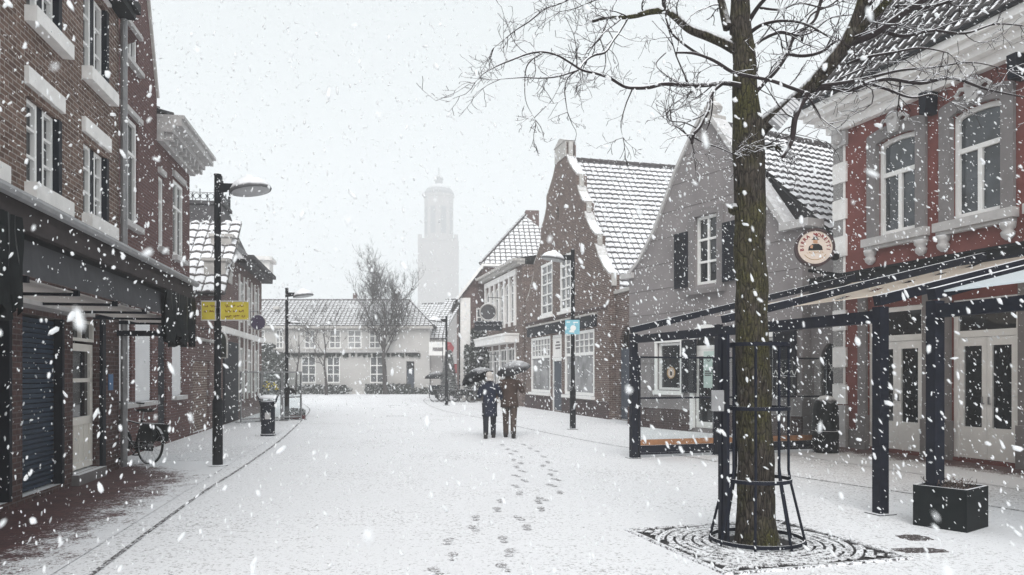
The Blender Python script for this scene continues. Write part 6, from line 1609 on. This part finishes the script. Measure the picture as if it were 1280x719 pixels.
def person(label, loc, rz, H, step, hands, coat_hem, coat, trousers, hair, hairlen, wide=1.0):
    """facing +y (away); step: how far the right foot is ahead; hands: {-1: (elbow, hand), 1: ...} in body coordinates"""
    p = empty('person', label, 'person', loc, rz, 'couple walking away'); k = H/1.75; V = lambda x, y, z: Vector((x*k, y*k, z*k))
    J = {}; E = []
    J['pel'] = (V(0, 0, .95), .115*k); J['sp'] = (V(0, .0, 1.12), .105*k); J['ch'] = (V(0, -.01, 1.32), .125*k); J['nb'] = (V(0, -.01, 1.46), .06*k); J['hd0'] = (V(0, .015, 1.55), .062*k); J['hd1'] = (V(0, .02, 1.63), .088*k); J['hd2'] = (V(0, .015, 1.70), .060*k)
    J['nose'] = (V(0, .115, 1.615), .014*k)
    E += [('pel', 'sp'), ('sp', 'ch'), ('ch', 'nb'), ('nb', 'hd0'), ('hd0', 'hd1'), ('hd1', 'hd2'), ('hd1', 'nose')]
    for s in (-1, 1):
        st = step*s; S = str(s)
        J['hip'+S] = (V(.095*s, 0, .90), .085*k); J['kn'+S] = (V(.10*s, st*.55+.03, .50), .058*k); J['an'+S] = (V(.10*s, st-.02, .09+max(0, -st)*.25), .042*k); J['to'+S] = (V(.115*s, st+.15, .035+max(0, -st)*.02), .036*k)
        E += [('pel', 'hip'+S), ('hip'+S, 'kn'+S), ('kn'+S, 'an'+S), ('an'+S, 'to'+S)]
        e, h = hands[s]; e, h = V(*e), V(*h)
        J['sh'+S] = (V(.18*s*wide, -.01, 1.41), .060*k); J['el'+S] = (e, .044*k); J['wr'+S] = (h, .030*k)
        E += [('ch', 'sh'+S), ('sh'+S, 'el'+S), ('el'+S, 'wr'+S)]
        d = (h-e).normalized(); sd_ = d.cross(Vector((0, 0, 1))).normalized(); up = sd_.cross(d)
        J['pm'+S] = (h+d*.06*k, (.030*k, .020*k)); E.append(('wr'+S, 'pm'+S))
        for f, (o_, L_) in enumerate(((-.027, .062), (-.009, .072), (.009, .068), (.027, .052))):
            a = h+d*.085*k+sd_*o_*k; b = a+d*L_*.45*k-up*.012*k; c = b-up*L_*.5*k+d*.008*k
            for q, (nm, pt) in enumerate((('a', a), ('b', b), ('c', c))): J['f%d%s' % (f, nm)+S] = (pt, .0095*k)
            E += [('pm'+S, 'f%da' % f+S), ('f%da' % f+S, 'f%db' % f+S), ('f%db' % f+S, 'f%dc' % f+S)]
        a = h+d*.035*k-sd_*s*.034*k; b = a+d*.03*k-up*.02*k-sd_*s*.008*k
        J['t0'+S] = (a, .011*k); J['t1'+S] = (b, .010*k); E += [('wr'+S, 't0'+S), ('t0'+S, 't1'+S)]
    body = skin_mesh('body', J, E, 'skin', p)
    # clothes
    mb = MB(); hz = coat_hem
    secs = [(V(0, 0, hz), .215*k*wide, .165*k), (V(0, 0, hz+.1), .208*k*wide, .160*k), (V(0, 0, .95), .195*k*wide, .150*k), (V(0, 0, 1.08), .180*k*wide, .138*k), (V(0, -.005, 1.22), .195*k*wide, .145*k), (V(0, -.01, 1.34), .212*k*wide, .145*k), (V(0, -.01, 1.42), .200*k*wide, .125*k), (V(0, -.01, 1.475), .125*k, .095*k), (V(0, -.005, 1.51), .082*k, .080*k), (V(0, 0, 1.545), .080*k, .080*k)]
    loft(mb, secs, 18); mb.build('coat', coat, p, smooth=True)
    for s in (-1, 1):
        e, h = V(*hands[s][0]), V(*hands[s][1]); sl = MB(); sh = V(.185*s*wide, -.01, 1.405)
        pa = smooth_path([(sh+V(-.04*s, 0, .01), .088*k), (sh.lerp(e, .35), .080*k), (e, .066*k), (e.lerp(h, .55), .058*k), (e.lerp(h, .97), .050*k)], 4); sl.tube([a for a, b in pa], [b for a, b in pa], 12); sl.build('sleeve', coat, p, smooth=True)
        st = step*s; lg = MB(); hp = V(.095*s, 0, .93); kn = V(.10*s, st*.55+.03, .50); an = V(.10*s, st-.02, .07+max(0, -st)*.25)
        pa = smooth_path([(hp, .112*k), (hp.lerp(kn, .5), .096*k), (kn, .076*k), (kn.lerp(an, .5), .070*k), (an, .064*k)], 4); lg.tube([a for a, b in pa], [b for a, b in pa], 12); lg.build('trouser_leg', trousers, p, smooth=True)
        lift = max(0, -st)*.25; sm = MB(); b0 = an+V(0, -.06, -.05)
        for a_ in (0,):
            loft(sm, [(V(.105*s, st+.03, .004+lift*.2), .052*k, .145*k), (V(.105*s, st+.03, .04+lift*.4), .055*k, .148*k), (V(.105*s, st+.0, .085+lift*.8), .048*k, .105*k), (V(.10*s, st-.02, .14+lift), .052*k, .062*k)], 12)
        sm.build('shoe', 'shoe', p, smooth=True)
    hm = MB(); hm.lathe([(.055, -.03), (.098, .0), (.108, .05), (.100, .105), (.065, .145), (.0, .158)], 14, V(0, -.012, 1.60), sx=k*.96, sy=k*1.02)
    if hairlen:
        loft(hm, [(V(0, -.045, 1.60-hairlen), .085*k, .045*k), (V(0, -.05, 1.60-hairlen*.5), .098*k, .06*k), (V(0, -.04, 1.60), .100*k, .075*k)], 12)
    hm.build('hair', hair, p, smooth=True)
    # ears and collar of the coat
    cl = MB(); loft(cl, [(V(0, -.01, 1.47), .115*k, .098*k), (V(0, -.012, 1.53), .095*k, .09*k), (V(0, -.012, 1.56), .092*k, .088*k), (V(0, -.01, 1.555), .075*k, .075*k)], 14); cl.build('collar', coat, p, smooth=True)
    return p, k
fw = G(612, 548); fm_ = G(637, 547.5)
HWL = {-1: ((-.27, .02, 1.12), (-.20, .26, 1.24)), 1: ((.29, .00, 1.12), (.33, .22, 1.02))}
HML = {-1: ((-.30, .02, 1.14), (-.34, .20, 1.05)), 1: ((.31, .02, 1.16), (.20, .25, 1.30))}
person('person in a long dark navy coat arm in arm under the black tilted umbrella', fw, R(2), 1.68, .17, HWL, .58, 'navy_coat', 'navy_jeans', 'hair_pale', .12, .95)
person('person in a brown jacket and brown trousers under the charcoal umbrella', fm_, R(-2), 1.80, -.20, HML, .76, 'brown_coat', 'brown_trousers', 'hair_dark', 0, 1.06)
def umbrella(label, hand, top, rad, mat, drop=.24):
    """hand: where it is held, top: centre of the canopy"""
    ax = (top-hand).normalized(); q = Vector((0, 0, 1)).rotation_difference(ax).to_matrix().to_4x4()
    u = bpy.data.objects.new('umbrella', None); COL.objects.link(u); u.location = hand; u.rotation_euler = q.to_euler(); tag(u, label, 'umbrella', 'umbrellas of the couple')
    L = (top-hand).length; mb = MB(); n = 8; rings = 7; sub = 4; N = n*sub
    prof = [(rad*math.sin(R(8+i*(62/(rings-1)))*1.0)/math.sin(R(70)), L-drop*(1-math.cos(R(8+i*(62/(rings-1)))))/(1-math.cos(R(70)))) for i in range(rings)]
    b = [(0, 0, L+.005)]
    for (r, z) in prof:
        for k in range(N):
            f = abs(((k % sub)/sub)-.5)*2; sag = 1-.055*(1-f)*(r/rad); a = 2*math.pi*k/N
            b.append((r*sag*math.cos(a), r*sag*math.sin(a), z+(.03*(1-f)*(r/rad) if False else 0)))
    base = len(mb.v); mb.v += b
    for k in range(N): mb.f.append([base, base+1+k, base+1+(k+1) % N])
    for i in range(rings-1):
        for k in range(N): mb.f.append([base+1+i*N+k, base+1+(i+1)*N+k, base+1+(i+1)*N+(k+1) % N, base+1+i*N+(k+1) % N])
    mb.m += [0]*(N+N*(rings-1)); mb.uv += [None]*(N+N*(rings-1))
    cp_ = mb.build('canopy', mat, u, smooth=True)
    MB().tube([(0, 0, -.12), (0, 0, L+.06)], .008, 6).build('shaft', 'dark_metal', u); MB().tube([(0, 0, -.14), (0, 0, .02)], .016, 8).build('handle', 'rubber', u)
    for k in range(n):
        a = 2*math.pi*k/n; rb_ = MB(); rb_.tube([(r*math.cos(a)*.99, r*math.sin(a)*.99, z-.012) for r, z in prof], .004, 4); rb_.tube([(0, 0, L-drop*.9), (prof[3][0]*math.cos(a), prof[3][0]*math.sin(a), prof[3][1]-.014)], .003, 4); rb_.build('rib', 'dark_metal', u)
hw = Vector((fw.x-.18, fw.y+.27, 1.22)); hm_ = Vector((fm_.x+.20, fm_.y+.28, 1.38))
umbrella('black umbrella tilted to one side over the navy coat', hw, Vector((fw.x-.42, fw.y+.38, 1.74)), .45, 'umbrella', .25)
umbrella('charcoal umbrella with patchy snow held level over the brown jacket', hm_, Vector((fm_.x+.05, fm_.y+.12, 1.93)), .46, 'umbrella_grey', .22)

# ================================================================ FALLING SNOW
import numpy as np
rs_ = np.random.default_rng(42)
def ico():
    bm = bmesh.new(); bmesh.ops.create_icosphere(bm, subdivisions=1, radius=1); v = np.array([x.co[:] for x in bm.verts]); f = np.array([[q.index for q in p.verts] for p in bm.faces]); bm.free(); return v, f
iv, if_ = ico()
NF = 62000
d_ = (2.2**2.2+(18**2.2-2.2**2.2)*rs_.random(NF))**(1/2.2)
near = 110; d_[:near] = rs_.uniform(.55, 2.2, near)
kx = rs_.uniform(-.95, .95, NF); kz = rs_.uniform(-.32, .62, NF)
pos = np.stack([kx*d_, d_, CZ+kz*d_], 1)
ok = (pos[:, 2] > .03); pos = pos[ok]; d_ = d_[ok]; n = len(pos)
rad = rs_.lognormal(math.log(.0035), .55, n)*(1+.045*d_); rad = np.clip(rad, .002, .014); rad[d_ < 2.2] = np.clip(rad[d_ < 2.2], .0025, .006)
ax = np.array([.30, -.75, -1.0])[None]+rs_.normal(0, .40, (n, 3)); ax /= np.linalg.norm(ax, axis=1)[:, None]
t1 = np.cross(ax, rs_.normal(0, 1, (n, 3))); t1 /= np.linalg.norm(t1, axis=1)[:, None]; t2 = np.cross(ax, t1)
el = rs_.uniform(1.3, 3.0, n)
jit = 1+rs_.normal(0, .18, (n, len(iv), 1))
loc = iv[None]*jit
V_ = pos[:, None]+rad[:, None, None]*(loc[:, :, 0:1]*t1[:, None]*.8+loc[:, :, 1:2]*t2[:, None]*.8+loc[:, :, 2:3]*ax[:, None]*el[:, None, None])
me = bpy.data.meshes.new('falling_snow'); nv, nf = n*len(iv), n*len(if_)
me.vertices.add(nv); me.vertices.foreach_set('co', V_.reshape(-1).astype(np.float32))
Fi = (if_[None]+(np.arange(n)*len(iv))[:, None, None]).reshape(-1, 3)
me.loops.add(nf*3); me.loops.foreach_set('vertex_index', Fi.reshape(-1).astype(np.int32))
me.polygons.add(nf); me.polygons.foreach_set('loop_start', np.arange(nf, dtype=np.int32)*3); me.polygons.foreach_set('use_smooth', np.ones(nf, bool))
me.update(calc_edges=True); me.validate()
def m_flake():
    m, nt, b = new_mat('snowflake'); nt.nodes.remove(b)
    t = nd(nt, 'ShaderNodeBsdfTranslucent', Color=(.96, .97, .98, 1)); d = nd(nt, 'ShaderNodeBsdfDiffuse', Color=(.96, .97, .98, 1)); mx = nd(nt, 'ShaderNodeMixShader'); mx.inputs[0].default_value = .45
    ln(nt, t.outputs[0], mx.inputs[1]); ln(nt, d.outputs[0], mx.inputs[2]); ln(nt, mx.outputs[0], nt.nodes['Material Output'].inputs[0]); return m
me.materials.append(m_flake())
tag(bpy.data.objects.new('falling_snow', me), kind='stuff'); COL.objects.link(bpy.data.objects['falling_snow'])

# ================================================================ HAZE
HAZE = .0028
hz = MB(); hz.box(-520, 520, -60, 520, -1.0, 122)
ho = hz.build('haze', 'snow'); ho.data.materials.clear()
hm2 = bpy.data.materials.new('snow_haze'); hm2.use_nodes = True; nt = hm2.node_tree; nt.nodes.clear()
pv_ = nt.nodes.new('ShaderNodeVolumePrincipled'); pv_.inputs['Color'].default_value = (.97, .98, .99, 1); pv_.inputs['Density'].default_value = HAZE; pv_.inputs['Anisotropy'].default_value = 0.0
o_ = nt.nodes.new('ShaderNodeOutputMaterial'); nt.links.new(pv_.outputs[0], o_.inputs['Volume'])
ho.data.materials.append(hm2); tag(ho, kind='stuff')
